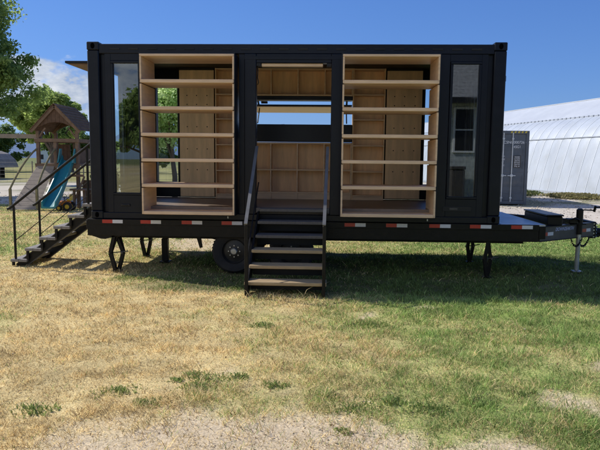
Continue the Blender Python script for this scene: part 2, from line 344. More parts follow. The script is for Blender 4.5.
def weed_object(name, n):
    """dark green broad tufts scattered in the dry lawn"""
    Vs = []; Fs = []; Cs = []; o = 0
    spots = []
    for (px, py, r) in ((.95,-4.62,.16),(1.25,-4.7,.12),(.72,-4.75,.13),(1.6,-4.6,.1),(-1.05,-4.55,.12),(-.45,-4.45,.1),(-.2,-4.2,.09),(-2.5,-4.2,.14),(.1,-4.35,.08),(2.15,-5.0,.12),(1.95,-4.4,.1),(-2.35,-.42,.22),(-1.95,-.4,.2),(-1.6,-.45,.16),(.5,-4.5,.09),(1.0,-2.6,.2),(1.7,-2.0,.22),(-1.5,-4.9,.12),(-.75,-4.75,.1)): spots.append((px, py, r))
    for _ in range(n):
        x = RNG.uniform(-5, 6); y = RNG.uniform(-5.3, 4); g = lawn_maps(np.array([x]), np.array([y]))[0][0]
        if RNG.random() < .25+g*.5: spots.append((x, y, RNG.uniform(.04,.11)))
    for (px, py, r) in spots:
        r = r*1.25; m = int(150*r/.12)
        rr = r*RNG.random(m)**.7; t = RNG.random(m)*6.283; wob = (.55+.9*vnoise(np.cos(t)*1.6+px*7, np.sin(t)*1.6+py*7, 5)); rr = np.minimum(rr*wob, r*1.6); x = px+rr*np.cos(t)*1.3; y = py+rr*np.sin(t)*.9
        h = (.018+.034*RNG.random(m))*np.clip(1.1-rr/r*.6,.3,1)*min(1.1, .55+r*4); w = .003+.003*RNG.random(m); ph = RNG.random(m)*6.283; th = RNG.random(m)*6.283
        z0 = gz(x, y)-.004; ax, ay = np.cos(th)*w, np.sin(th)*w; lx, ly = np.cos(ph)*h*.7, np.sin(ph)*h*.7
        P = np.stack([np.c_[x-ax,y-ay,z0], np.c_[x+ax,y+ay,z0], np.c_[x+ax+lx*.4,y+ay+ly*.4,z0+h*.75], np.c_[x-ax+lx*.4,y-ay+ly*.4,z0+h*.75], np.c_[x+lx,y+ly,z0+h]],1).reshape(-1,3)
        k = o+np.arange(m)*5; Fs.append(np.concatenate([np.c_[k,k+1,k+2], np.c_[k,k+2,k+3], np.c_[k+3,k+2,k+4]])); Vs.append(P); o += m*5
        c = np.where((RNG.random(m) < .8)[:,None], np.array([.235,.31,.095]), np.array([.42,.42,.17]))*(.7+.6*RNG.random((m,1))); Cs.append(np.repeat(c, 5, 0))
    w = np_mesh(name, np.concatenate(Vs), np.concatenate(Fs), np.concatenate(Cs), M_GRASS); w['kind'] = 'stuff'
weed_object('weeds', 60)

def stones(name, n, x0, x1, y0, y1, s0, s1, base, want, lo=.6):
    x = RNG.uniform(x0, x1, n); y = RNG.uniform(y0, y1, n); lm = lawn_maps(x, y)
    k = RNG.random(n) < (lm[1] if want == 'soil' else lm[2]); x, y = x[k], y[k]; n = len(x)
    s = s0 + (s1-s0)*RNG.random(n)**4
    D = np.array([[1,0,0],[-1,0,0],[0,1,0],[0,-1,0],[0,0,.7],[0,0,-.7]], float)
    V = D[None]*s[:,None,None]*RNG.uniform(.6,1.2,(n,6,1)) + np.c_[x, y, gz(x, y)+s*.15][:,None]
    T = np.array([[0,2,4],[2,1,4],[1,3,4],[3,0,4],[2,0,5],[1,2,5],[3,1,5],[0,3,5]])
    F = (T[None] + (np.arange(n)*6)[:,None,None]).reshape(-1,3)
    c = np.array(base)*(lo+(1.4-lo)*RNG.random((n,1)))
    o = np_mesh(name, V.reshape(-1,3), F, np.repeat(c, 6, 0), M_GRASS); o['kind'] = 'stuff'
stones('pebbles', 6000, -2.5, 3.2, -6, -3.6, .002, .010, (.58,.49,.36), 'soil', .9)
stones('gravel', 9000, -14, 15, 8, 24, .015, .06, (.64,.57,.48), 'gravel')

def litter(name, n):
    # dry leaves and bits of thatch lying on the lawn
    x = RNG.uniform(-5, 6, n); y = RNG.uniform(-5.4, 3, n); s = RNG.uniform(.006, .02, n)*(.5+.5*RNG.random(n)); t = RNG.random(n)*6.283
    a = np.c_[np.cos(t)*s, np.sin(t)*s, RNG.normal(size=n)*s*.35]; b_ = np.c_[-np.sin(t)*s*.5, np.cos(t)*s*.5, RNG.normal(size=n)*s*.35]; P = np.c_[x, y, gz(x, y)+.014]
    V = np.stack([P-a, P-b_, P+a, P+b_], 1).reshape(-1,3); pal = np.array([[.30,.19,.09],[.42,.30,.16],[.20,.13,.07],[.62,.55,.45]])
    o = np_mesh(name, V, np.arange(n*4).reshape(-1,4), np.repeat(pal[RNG.integers(0,4,n)]*(.7+.5*RNG.random((n,1))), 4, 0), M_GRASS); o['kind'] = 'stuff'
litter('leaf_litter', 1500)
# ------------------------------------------------------------------ black shipping container fitted out as a shop
cs = thing('container_shop', 'matt black shipping container fitted out with open plywood bookcases, parked on the flatbed trailer', 'container', (0,1.22,.81))
HX, D_, Z0, Z1 = 3.029, 2.438, .81, 3.401
for sx in (-1, 1):
    for (ya, yb) in ((0,.16),(D_-.16,D_)):
        MB().box(sx*HX, sx*(HX-.17), ya, yb, Z0+.118, Z1-.118, .012).build('corner_post', M_BLACK, cs)
        for (za, zb) in ((Z0,Z0+.118),(Z1-.118,Z1)):
            m = MB(); yo = -.004 if ya == 0 else .004
            x_in = sx*(HX-.178); x_out = sx*(HX+.004)
            m.box(x_out, x_in, ya+yo, yb+yo, za, zb, .01); c = m.build('corner_casting', M_BLACK, cs)
            # elongated hole, a dark recess plug set 2 mm proud
            xc = (x_in+x_out)/2; zc = (za+zb)/2; fy = ya+yo if ya == 0 else yb+yo; s = -1 if ya == 0 else 1
            h = MB(); h.prism([(xc+.030*math.cos(t)*1.0, zc+.042*math.sin(t)) for t in np.linspace(0, 2*math.pi, 14)[:-1]], 'y', fy+s*.003, fy-s*.002)
            h.build('casting_hole', M_HOLE, c)
# top and bottom side rails, front and back
m = MB(); m.box(-HX+.17, HX-.17, .012, .075, 3.235, 3.372, .008); r1 = m.build('top_rail', M_BLACK, cs)
for x in np.arange(-2.62, 2.7, .275): n = MB(); n.box(x-.075, x+.075, .006, .014, 3.288, 3.318, .003); n.build('rail_slot', M_DARK, r1)
MB().box(-HX+.17, HX-.17, D_-.075, D_-.012, 3.235, 3.372, .008).build('top_rail', M_BLACK, cs)
for y0, y1 in ((.012,.10),(D_-.10,D_-.012)): MB().box(-HX+.17, HX-.17, y0, y1, .812, .905, .006).build('bottom_rail', M_BLACK, cs)
for sx in (-1,1): MB().box(sx*(HX-.01), sx*(HX-.10), .16, D_-.16, 3.25, 3.372, .006).build('end_rail', M_BLACK, cs)
# corrugated roof sheet
m = MB(); pts = []; x = -HX+.12
while x < HX-.15:
    pts += [(x,3.370),(x+.03,3.378),(x+.10,3.378),(x+.13,3.370),(x+.20,3.370)]; x += .209
vs = []; fs = []
for (x, z) in pts: vs += [(x,.05,z),(x,D_-.05,z)]
for i in range(len(pts)-1): fs.append((2*i,2*i+1,2*i+3,2*i+2))
m.add(vs, fs); m.build('roof', M_BLACK, cs)
MB().box(-HX+.11, HX-.11, .09, D_-.09, 3.352, 3.366).build('ceiling', M_DARK, cs)
MB().box(-HX+.02, HX-.02, .11, D_-.11, .83, 1.0).build('floor', M_FLOOR, cs)
# front wall: sheet pieces around the openings
FW0, FW1 = .035, .075
def fpanel(mb, x0, x1, z0, z1, y0=FW0, y1=FW1, bev=.003): mb.box(x0, x1, y0, y1, z0, z1, bev)
for sx in (-1, 1):
    m = MB(); a, b_ = sx*2.69, sx*2.24
    fpanel(m, sx*2.858, sx*2.782, .905, 3.235, .07, .10)          # deep groove beside the corner post
    fpanel(m, sx*2.78, a, .906, 3.234, .02, .075)
    fpanel(m, a, b_, .906, 1.165, .02, .075); fpanel(m, a, b_, 3.135, 3.234, .02, .075)
    m.build('wall_panel', M_BLACK, cs)
    f = MB(); w = .04
    x0, x1 = sorted((sx*2.69, sx*2.245))
    f.box(x0, x1, .008, .06, 3.095, 3.134, .006); f.box(x0, x1, .008, .06, 1.166, 1.204, .006)
    f.box(x0, x0+w, .008, .06, 1.204, 3.095, .006); f.box(x1-w, x1, .008, .06, 1.204, 3.095, .006)
    fr = f.build('window_frame', M_BLACK, cs)
    g = MB(); g.add([(x0+w,.036,1.204),(x1-w,.036,1.204),(x1-w,.036,3.095),(x0+w,.036,3.095)], [(0,1,2,3)]); g.build('glass_pane', M_GLASS, fr)
    h = MB()
    if sx < 0: h.box(-2.58,-2.44, .004,.022, 1.0,1.035,.006); h.box(-2.545,-2.475,-.004,.006,1.012,1.022,.003)
    else: h.box(2.14+.06,2.62,.012,.022,.985,1.06,.003)
    o = h.build('vent_slot' if sx > 0 else 'pull_handle', M_DARK, cs)
    if sx > 0:
        h = MB(); h.box(2.3,2.42,.006,.013,1.005,1.04,.003); h.build('vent_plate', M_TONGUE, o)
# jambs beside the bookcases and posts of the middle doorway
for sx in (-1, 1):
    jx = 2.075 if sx > 0 else 2.20
    m = MB(); m.box(sx*2.238, sx*jx, .015, .12, .906, 3.234, .003); m.build('opening_jamb', M_BLACK, cs)
    m = MB(); m.box(sx*.717, sx*(.80 if sx < 0 else .69), .03, .11, .906, 3.234, .003) if sx < 0 else m.box(.69, .7145, .145, .2, .906, 3.234, .003); m.build('opening_jamb', M_BLACK, cs)
    m = MB(); m.box(sx*.545, sx*.715, -.01, .14, .906, 3.234, .008)
    m.build('door_post', M_BLACK, cs)
m = MB(); m.box(-.544, .544, .0, .12, 3.105, 3.234, .006); m.box(-.715, .715, -.012, -.002, 3.15, 3.20, .003); m.build('door_header', M_BLACK, cs)
for sx in (-1, 1): MB().box(sx*.543, sx*.475, .005, .10, 3.06, 3.104, .004).build('corner_bracket', M_DARK, cs)
MB().box(-.47, .42, .03, .13, 3.062, 3.102, .003).build('header_batten', M_PLYH, cs)
MB().box(-.544, .544, -.005, .11, .93, 1.004, .004).build('door_sill', M_TREADSH, cs)
m = MB(); m.tube([(-.53,.05,3.06),(-.525,.04,2.98),(-.53,.04,2.90),(-.515,.045,2.83),(-.53,.05,2.80)], .007, 6); m.build('hanging_cable', M_DARK, cs)
# bookcases that stand out of the two big openings
BF, BB = -.25, .42
def bookcase(x0, x1):
    t = .034
    out = MB(); e = .012; xa, xb = x0, x1
    out.box(xa-e, xa, BF+.004, BB, .905, 3.20, .002); out.box(xb, xb+e, BF+.004, BB, .905, 3.20, .002); out.box(xa, xb, BF+.004, BB, 3.19, 3.203, .002)
    out.box(xa, xb, BF+.004, BB, .893, .905, .002)
    bc = out.build('bookcase', M_BLACK, cs)
    sh = [.93, 1.329, 1.695, 2.059, 2.433, 2.811]; k = .024
    for i, z in enumerate(sh):
        top = sh[i+1]-k-.012 if i < 5 else 3.155
        for (pa, pb) in ((xa, xa+t*.75), (xb-t*.75, xb)):
            m = MB(); m.box(pa+.0005, pb-.0005, BF, BB, (z+k if i else z-.022)+.001, top, .003); m.build('side_panel', M_PLY, bc)
        if i == 0: continue
        m = MB(); m.box(xa+.004, xb-.004, BF-.004, BB-.02, z-k, z+k, .004); m.build('shelf', M_PLYH, bc)
    m = MB(); m.box(xa+t*.75, xb-t*.75, BF-.004, BB, .908, .956, .004); m.build('bottom_board', M_PLYH, bc)
    m = MB(); m.box(xa, xb, BF-.002, BB, 3.156, 3.189, .004); m.build('top_board', M_PLYH, bc)
    # small hinge pins at the board ends
    for z in sh[1:]:
        for xx in (xa+.012, xb-.012): h = MB(); h.tube([(xx, BF-.012, z-k-.008),(xx, BF+.01, z-k-.008)], .006, 8); h.build('pin', M_DARK, bc)
    m = MB(); m.tube([(xb-.1,BF+.05,.895),(xb-.1,BF+.05,.86)], .010, 8); m.build('latch_bolt', M_GALV, bc)
    return bc
bookcase(-2.18, -.83); bookcase(.70, 2.05)
# back wall
BW = 2.36
m = MB()
def bw(x0, x1, z0, z1, mb, y0=BW, y1=D_-.03): mb.box(x0, x1, y0, y1, z0, z1)
for sx in (-1,1):
    bw(sx*2.859, sx*2.72, 1.0, 3.35, m); bw(sx*2.72, sx*2.24, 1.0, 1.24, m); bw(sx*2.72, sx*2.24, 3.10, 3.35, m); bw(sx*2.24, sx*1.0, 1.0, 3.35, m)
bw(-1.0, 1.0, 1.0, 2.04, m); bw(-1.0, 1.0, 2.86, 3.35, m)
m.build('back_wall', M_BLACK, cs)
for sx in (-1,1):
    x0, x1 = sorted((sx*2.72, sx*2.24)); f = MB(); w = .04
    f.box(x0, x1, 2.30, 2.44, 3.05, 3.10, .004); f.box(x0, x1, 2.30, 2.44, 1.24, 1.285, .004); f.box(x0, x0+w, 2.30, 2.44, 1.285, 3.05, .004); f.box(x1-w, x1, 2.30, 2.44, 1.285, 3.05, .004)
    fr = f.build('window_frame', M_DARK, cs)
    g = MB(); g.add([(x0+w,2.37,1.285),(x1-w,2.37,1.285),(x1-w,2.37,3.05),(x0+w,2.37,3.05)], [(0,1,2,3)]); g.build('glass_pane', M_GLASSC, fr)
    # plywood pegboard lining
    p = MB(); xa, xb = sorted((sx*2.19, sx*1.56)); p.box(xa, xb, 2.10, 2.13, 1.03, 3.31, .003); pl = p.build('plywood_lining', M_PLYD, cs)
    h = MB()
    for z in (1.28,1.52,1.9,2.3,2.7,2.86,3.1):
        for fx in (.22,.5,.8): h.tube([(xa+fx*(xb-xa), 2.099, z),(xa+fx*(xb-xa), 2.105, z)], .011, 8)
    h.build('peg_hole', M_DARK, pl)
    MB().box(xa, xb, 2.105, 2.13, 3.313, 3.35).build('lining_trim', M_DARK, cs)
    # tall shelf unit beside it
    u = MB(); xa, xb = sorted((sx*1.535, sx*.955)); t = .018
    u.box(xa, xa+t, 2.09, 2.34, 1.0, 3.349, .002); u.box(xb-t, xb, 2.09, 2.34, 1.0, 3.349, .002); u.box(xa+t, xb-t, 2.33, 2.345, 1.0, 3.34)
    un = u.build('shelf_unit', M_PLYD, cs)
    for z in (1.075, 1.511, 1.979, 2.443, 2.885, 3.335):
        MB().box(xa+t, xb-t, 2.092, 2.33, z-.011, z+.011, .002).build('shelf', M_PLY, un)
    MB().box(xa+t, xb-t, 2.10, 2.115, 1.0, 1.06).build('kick_board', M_PLY, un)
# cubbies under and over the serving hatch
def cubbies(za, zb, rows):
    u = MB(); t = .018; u.box(-.95, .95, 2.33, 2.345, za, zb); un = u.build('cubby_unit', M_PLYD, cs)
    for x in (-.94, -.52, -.035, .45, .94): MB().box(x-.011, x+.011, 2.092, 2.329, za, zb, .002).build('divider', M_PLY, un)
    for z in rows: MB().box(-.952, .952, 2.089, 2.33, z-.0135, z+.0135, .002).build('shelf', M_PLY, un)
    return un
c1 = cubbies(1.0, 2.03, (1.12, 1.534, 2.015))
MB().box(-.95, .95, 2.10, 2.115, 1.0, 1.105).build('kick_board', M_PLY, c1)
c2 = cubbies(2.86, 3.349, (2.875, 3.335))
m = MB(); m.box(-.95, .95, 2.085, 2.30, 2.045, 2.355, .006); m.build('hatch_counter', M_BLACK, cs)
m = MB(); m.box(-.95, .95, 2.10, 2.36, 2.79, 2.857, .004); m.build('hatch_header', M_BLACK, cs)
# raised serving hatch on the far side, held by two gas struts
hp = MB(); hp.prism([(2.56,2.705),(3.30,2.655),(3.30,2.668),(2.56,2.718)], 'x', -.92, .95); ha = hp.build('serving_hatch', M_PLYH, cs)
k = MB(); k.prism([(2.55,2.719),(3.31,2.669),(3.31,2.70),(2.55,2.75)], 'x', -.93, .96); k.build('hatch_skin', M_BLACK, ha)
for x in (-.80, .86):
    s = MB(); s.tube([(x,2.44,2.40),(x,2.75,2.70)], .012, 8); s.tube([(x,2.44,2.84),(x,2.6,2.755)], .018, 8); s.build('gas_strut', M_DARK, cs)
m = MB(); m.box(-.74,-.62,2.46,2.52,2.76,2.80,.005); m.tube([(-.78,2.5,2.83),(-.66,2.5,2.77)], .014, 8); m.build('hatch_arm', M_DARK, cs)
# left end wall with open doorway and a fixed pane; right end wall corrugated
m = MB(); x0, x1 = -HX+.01, -HX+.06
m.box(x0, x1, .16, .36, .93, 3.25); m.box(x0, x1, .36, 1.26, 3.08, 3.25); m.box(x0, x1, 1.26, 1.36, .93, 3.25); m.box(x0, x1, 1.36, 2.15, .93, 1.15); m.box(x0, x1, 1.36, 2.15, 3.08, 3.25); m.box(x0, x1, 2.15, D_-.16, .93, 3.25)
m.build('end_wall', M_BLACK, cs)
f = MB(); f.box(x0-.01, x1+.01, 1.361, 1.40, 1.151, 3.079, .004); f.box(x0-.01, x1+.01, 2.11, 2.149, 1.151, 3.079, .004); f.box(x0-.01, x1+.01, 1.40, 2.11, 1.151, 1.19, .004); f.box(x0-.01, x1+.01, 1.40, 2.11, 3.04, 3.079, .004); fr = f.build('window_frame', M_DARK, cs)
g = MB(); g.add([(-HX+.035,1.40,1.19),(-HX+.035,2.11,1.19),(-HX+.035,2.11,3.04),(-HX+.035,1.40,3.04)], [(0,1,2,3)]); g.build('glass_pane', M_GLASSD, fr)
m = MB(); y = .16; vs = []; fs = []; pts = []
while y < D_-.17: pts += [(y,HX-.01),(y+.07,HX-.01),(y+.10,HX-.05),(y+.17,HX-.05),(y+.20,HX-.01)]; y += .211
pts = [(min(a, D_-.16), b_) for a, b_ in pts]
for (a, b_) in pts: vs += [(b_,a,.93),(b_,a,3.25)]
for i in range(len(pts)-1): fs.append((2*i,2*i+2,2*i+3,2*i+1))
m.add(vs, fs); m.build('end_wall', M_BLACK, cs)
for z in (2.9, 2.0, 1.25): MB().box(HX-.005, HX+.012, .03, .10, z-.04, z+.04, .004).build('hinge_lug', M_BLACK, cs)
# little canopy over the left door
m = MB(); m.box(-3.56, -HX+.0, .45, 1.35, 3.165, 3.20, .004); cp = m.build('door_canopy', M_BLACK, cs)
MB().box(-3.50, -HX+.0, .48, 1.32, 3.145, 3.164).build('canopy_soffit', M_CEDAR, cp)

# ------------------------------------------------------------------ flatbed trailer
tr = thing('flatbed_trailer', 'black steel flatbed trailer with red and white reflector tape, carrying the container', 'trailer', (0,1.22,0))
def side_beam(y0, y1):
    m = MB(); m.box(-3.09, 3.60, y0, y1, .555, .806, .004)
    return m.build('side_beam', M_STEEL, tr)
sb = side_beam(-.02, .10); sb2 = side_beam(D_-.10, D_+.02)
m = MB(); m.box(-3.00, 3.60, -.032, -.021, .72, .806, .003); m.build('rub_rail', M_STEEL, sb)
m = MB(); m.prism([(-3.05,.554),(-2.40,.554),(-2.66,.545),(-2.83,.50),(-2.90,.505)], 'y', -.0, .16); m.build('rear_gusset', M_STEEL, tr)
MB().box(-3.11, -3.02, -.015, .16, .67, .79, .005).build('bumper_end', M_STEEL, tr)
MB().box(-3.10, -3.0, .165, D_-.165, .60, .79, .005).build('rear_bumper', M_STEEL, tr)
for x in np.arange(-2.6, 3.6, .6): MB().box(x-.03, x+.03, .102, D_-.102, .60, .74).build('cross_member', M_STEEL, tr)
for y in (.62, 1.82): MB().box(-3.0, 3.58, y-.05, y+.05, .45, .599).build('main_rail', M_STEEL, tr)
m = MB()
for i in range(9): m.box(HX+.03, 3.70, .0+i*.271, .0+i*.271+.266, .782, .810, .003)
m.build('deck', M_DECK, tr)
MB().box(3.605, 3.70, -.018, D_+.018, .60, .781, .004).build('deck_end_rail', M_STEEL, tr)
def tape(cx, z=.772, y=-.0345, w=.155):
    a = MB(); a.box(cx-w, cx, y, y+.003, z-.026, z+.026); o = a.build('reflector_tape', M_RED, tr)
    a = MB(); a.box(cx+.0005, cx+w, y, y+.003, z-.026, z+.026); a.build('white_band', M_WHITE, o)
for x in (-2.70,-2.12,-1.50,-.90,.925,1.535,2.165,2.755,3.35): tape(x)
# tongue: two beams that meet at the coupler
for s in (0, 1):
    ya, yb = (.04, 1.0) if s == 0 else (D_-.04, D_-1.0)
    m = MB(); m.bar((3.60, ya, .665), (4.80, yb, .645), .09, .20)
    d = Vector((1.2, yb-ya, -.02)).normalized(); nrm = Vector((d.y, -d.x, 0)).normalized() * (1 if s == 0 else -1)
    tb = m.build('tongue_beam', M_TONGUE, tr)
    fl = MB()
    for dz in (-.106, .106):
        fl.bar((3.60, ya, .665+dz), (4.80, yb, .645+dz), .12, .010)
    fl.build('flange', M_STEEL, tb)
    if s == 0:
        def on(t, dz, off=.047): return Vector((3.60, ya, .665)) + d*t + nrm*off + Vector((0,0,dz))
        for (t, w) in ((.05,.30),(1.17,.26)):
            for k, mm in ((0, M_RED), (1, M_WHITE)):
                a = MB(); p, q = on(t+w/2*k, -.005 if t < .5 else .0), on(t+w/2*(k+1)-.002, -.005 if t < .5 else .0); u = Vector((0,0,.026)); n_ = nrm*.003
                a.add([p-u, q-u, q+u, p+u, p-u-n_, q-u-n_, q+u-n_, p+u-n_], [(0,1,2,3),(4,7,6,5),(0,4,5,1),(1,5,6,2),(2,6,7,3),(3,7,4,0)]); a.build('reflector_tape', mm, tb)
        text_mesh('lettering', 'DOWN2EARTH', .075, on(.40, .030, .0475), d, (0,0,1), M_BLUELET, tb, .25, .52)
m = MB(); m.box(4.78, 4.86, .96, 1.48, .50, .77, .006); cpn = m.build('coupler_plate', M_STEEL, tr)
for i in range(5):
    b2 = MB(); b2.tube([(4.86,.965,.53+i*.052),(4.872,.965,.53+i*.052)], .014, 6); b2.tube([(4.82,.958,.53+i*.052),(4.82,.945,.53+i*.052)], .014, 6); b2.build('bolt', M_GALV, cpn)
m = MB(); m.tube([(4.86,1.22,.575),(4.95,1.22,.575),(5.02,1.22,.57),(5.10,1.22,.565)], [.075,.07,.075,.055], 12); m.box(4.87,5.0,1.12,1.32,.50,.545,.01); m.build('coupler', M_STEEL, tr)
tj = MB(); tj.tube([(4.46,.66,.60),(4.46,.66,.985),(4.46,.66,1.005)], [.052,.052,.03], 14); J = tj.build('tongue_jack', M_STEEL, tr)
MB().box(4.37,4.55,.61,.80,.755,.775,.004).build('jack_bracket', M_STEEL, J)
MB().tube([(4.46,.66,.60),(4.46,.66,.03)], .034, 12).build('jack_leg', M_GALV, J)
MB().box(4.39,4.53,.59,.73,.0,.025,.006).build('foot_plate', M_GALV, J)
m = MB(); m.tube([(4.46,.66,.975),(4.52,.64,.985),(4.66,.62,.982)], .010, 8); m.tube([(4.66,.62,.975),(4.665,.60,1.03),(4.74,.59,1.035)], .013, 8); m.tube([(4.66,.62,.96),(4.665,.6,1.05)], .018, 8); m.build('crank_handle', M_STEEL, J)
m = MB(); m.box(4.26,4.40,.55,.72,.772,.85,.01); m.tube([(4.29,.54,.84),(4.33,.50,.87),(4.40,.52,.84),(4.43,.6,.8)], .012, 8); m.build('winch_block', M_STEEL, tr)
tbx = MB(); tbx.box(3.84,4.07,.32,1.36,.765,.905,.012); TB = tbx.build('tongue_toolbox', M_STEEL, tr)
MB().box(3.828,4.082,.308,1.372,.907,.93,.006).build('lid', M_BLACK, TB)
# safety chains as hanging links
def chain(p, q, sag, n):
    m = MB(); p, q = Vector(p), Vector(q)
    for i in range(n):
        t = (i+.5)/n; c = p.lerp(q, t) - Vector((0,0,sag*4*t*(1-t))); t2 = t+.02
        c2 = p.lerp(q, t2) - Vector((0,0,sag*4*t2*(1-t2))); d = (c2-c).normalized(); s = d.cross(Vector((0,1,0))) if i % 2 else Vector((0,1,0))
        s = s.normalized(); L_ = .028; W_ = .013
        m.tube([c+d*(L_*math.cos(a))+s*(W_*math.sin(a)) for a in np.linspace(0, 2*math.pi, 9)], .0055, 5, False)
    m.build('safety_chain', M_STEEL, tr)
chain((4.28,.50,.545),(4.50,.62,.545),.12,11); chain((4.46,.70,.54),(4.74,.90,.55),.15,14)
# wheels
def wheel(x, y, s):
    w = MB(); prof = [(.19,.02),(.235,.0),(.30,-.005),(.325,.02),(.335,.05),(.335,.18),(.325,.21),(.30,.235),(.235,.23),(.19,.21)]
    w.lathe((x, y, .335), [(r, s*o) for r, o in prof], 40); W = w.build('wheel', M_RUBBER, tr, smooth=True)
    r = MB(); r.lathe((x, y, .335), [(a, s*o) for a, o in [(.192,.02),(.185,.012),(.172,.03),(.165,.07),(.10,.06),(.07,.055),(.0,.055)]], 32); r.build('rim', M_RIM, W, smooth=True)
    h = MB(); h.lathe((x, y, .335), [(a, s*o) for a, o in [(.055,.055),(.052,.0),(.04,-.012),(.0,-.014)]], 20); h.build('hub_cap', M_GALV, W, smooth=True)
    n_ = MB()
    for i in range(8):
        a = 2*math.pi*i/8; n_.tube([(x+.085*math.cos(a), y+s*.055, .335+.085*math.sin(a)), (x+.085*math.cos(a), y+s*.03, .335+.085*math.sin(a))], .011, 6)
    n_.build('wheel_nuts', M_GALV, W)
    t = MB()
    for i in range(44):
        a = 2*math.pi*i/44
        t.bar((x+.336*math.cos(a), y+s*.045, .335+.336*math.sin(a)), (x+.336*math.cos(a+.05), y+s*.19, .335+.336*math.sin(a+.05)), .022, .012, (math.cos(a),0,math.sin(a)))
    t.build('tread_blocks', M_RUBBER, W)
for x in (-.883, -.02):
    wheel(x, .03, 1); wheel(x, D_-.03, -1)
    m = MB(); m.tube([(x,.2,.335),(x,D_-.2,.335)], .045, 10); m.build('axle', M_STEEL, tr)
for y in (.62, 1.82):
    m = MB(); m.bar((-1.35,y,.47),(-.883,y,.36),.06,.03); m.bar((-.883,y,.36),(-.45,y,.46),.06,.03); m.bar((-.45,y,.46),(-.02,y,.36),.06,.03); m.bar((-.02,y,.36),(.45,y,.47),.06,.03); m.build('leaf_spring', M_STEEL, tr)
# stabiliser jacks (scissor type)
def jack(x, y, zb=.0, w=.055):
    m = MB(); zt = .553; zm = (zt+zb)/2+.01
    for k in (-1, 1):
        yy = y + k*.018
        m.bar((x-.012*k+.0, yy, zt), (x+k*w, yy, zm), .05, .016, (0,1,0)); m.bar((x+k*w, yy, zm), (x+.012*k, yy, zb+.015), .05, .016, (0,1,0))
        m.bar((x+k*.02, yy+k*.045, zt), (x+k*w, yy+k*.045, zm), .05, .014, (0,1,0)); m.bar((x+k*w, yy+k*.045, zm), (x+k*.012, yy+k*.045, zb+.015), .05, .014, (0,1,0))
    o = m.build('stabiliser_jack', M_STEEL, tr)
    s = MB(); s.tube([(x-w-.03,y,zm-.012),(x+w+.10,y-.02,zm+.028)], .008, 8); s.tube([(x-w,y-.04,zm),(x-w,y+.04,zm)], .016, 8); s.tube([(x+w,y-.04,zm),(x+w,y+.04,zm)], .016, 8); s.build('jack_screw', M_TONGUE, o)
    f = MB(); f.box(x-.06,x+.06,y-.05,y+.05,zb,zb+.02,.004); f.build('foot_plate', M_STEEL, o)
    p = MB(); p.box(x-.05,x+.05,y-.04,y+.04,.53,.554); p.build('jack_mount', M_STEEL, o)
jack(-2.68, .07, w=.085); jack(-2.655, 1.47, w=.07); jack(2.90, -.0+.06); jack(2.97, 1.40)
m = MB(); m.box(-2.22,-2.12,.88,.98,.02,.40,.006); m.box(-2.25,-2.09,.84,1.02,.0,.022,.004); dl = m.build('drop_leg', M_STEEL, tr)
MB().box(-2.205,-2.135,.89,.97,.40,.56,.004).build('upper_sleeve', M_TONGUE, dl)
m = MB(); m.prism([(-1.50,.554),(-1.43,.554),(-1.40,.36),(-1.44,.35)], 'y', .22, .26); m.build('mudflap_bracket', M_STEEL, tr)

# ------------------------------------------------------------------ front staircase
fs_ = thing('staircase', 'six step staircase with brown plank treads leading up to the middle doorway', 'stairs', (0,-.7,0))
XL, XR = -.50, .475
steps = [(.172,-1.38),(.340,-1.125),(.508,-.87),(.676,-.615),(.844,-.36),(1.0,-.115)]
for i, (z, y) in enumerate(steps):
    m = MB(); wx = .03 if i < 3 else .0
    if i < 3:
        for k in range(2): m.box(XL-wx*(i==0)-.004, XR+wx*(i==0)+.004, y+k*.128, y+k*.128+.124, z-.045, z, .006)
    else: m.box(XL+.02, XR-.0, y, y+.25, z-.045, z, .006)
    m.build('tread', M_TREAD if i < 3 else M_TREADSH, fs_)  # upper treads take the copy with shade in its colour
    r = MB(); zb = steps[i-1][0]+.002 if i else .03
    r.box(XL+.022, XR-.022, y+.228, y+.24, zb if i else .03, z-.047); r.build('riser', M_DARK, fs_)
for x in (XL, XR):
    m = MB(); m.prism([(-1.40,.0),(-1.20,.0),(-.0,.74),(-.0,.955),(-.12,.955),(-1.40,.125)], 'x', x-.012, x+.012); m.build('stringer', M_STEEL, fs_)
    m = MB(); m.box(x-.022, x+.022, -1.44, -1.40, 0, .90, .004); m.build('newel_post', M_STEEL, fs_)
    m = MB(); m.bar((x-.005,-1.45,.915), (x-.03 if x < 0 else x+.03,-.015,1.905), .042, .018); m.build('handrail', M_RAIL, fs_)
    m = MB(); m.bar((x,-1.40,.45), (x,-.06,1.38), .016, .016); m.build('lower_rail', M_STEEL, fs_)
# ------------------------------------------------------------------ side staircase at the left end
ss = thing('staircase', 'dark metal staircase with two slim handrails climbing to the left end of the container', 'stairs', (-3.8,.8,0))
YN, YF = .37, 1.22
for k in range(6):
    xl = -4.49+.237*k; z = .105+.179*k
    m = MB()
    for j in range(2): m.box(xl-.015+j*.132, xl-.015+j*.134+.13, YN-.01, YF+.01, z-.045, z, .004)
    m.build('tread', M_TREADS, ss)
    zb = z-.179 if k else 0.0
    for y in (YN, YF-.03): MB().box(xl+.002, xl+.042, y, y+.03, max(zb+.0, 0), z-.046, .003).build('riser_bracket', M_STEEL, ss)
def ch(y, s):
    m = MB(); a = (-4.44, .02); b_ = (-3.05, 1.06-.02)
    m.bar((-4.41,y,-.035),(-3.06,y,.985),.010,.13,(0,0,1))
    o = m.build('stringer', M_STEEL, ss)
    f = MB()
    for dz in (-.08, .08, .0): f.bar((-4.41,y+s*.022,-.035+dz),(-3.06,y+s*.022,.985+dz),.055 if dz else .02,.014,(0,0,1))
    f.build('stringer_flange', M_TONGUE if s > 0 else M_STEEL, o)
ch(YN+.05, 1); ch(YF-.05, 1)
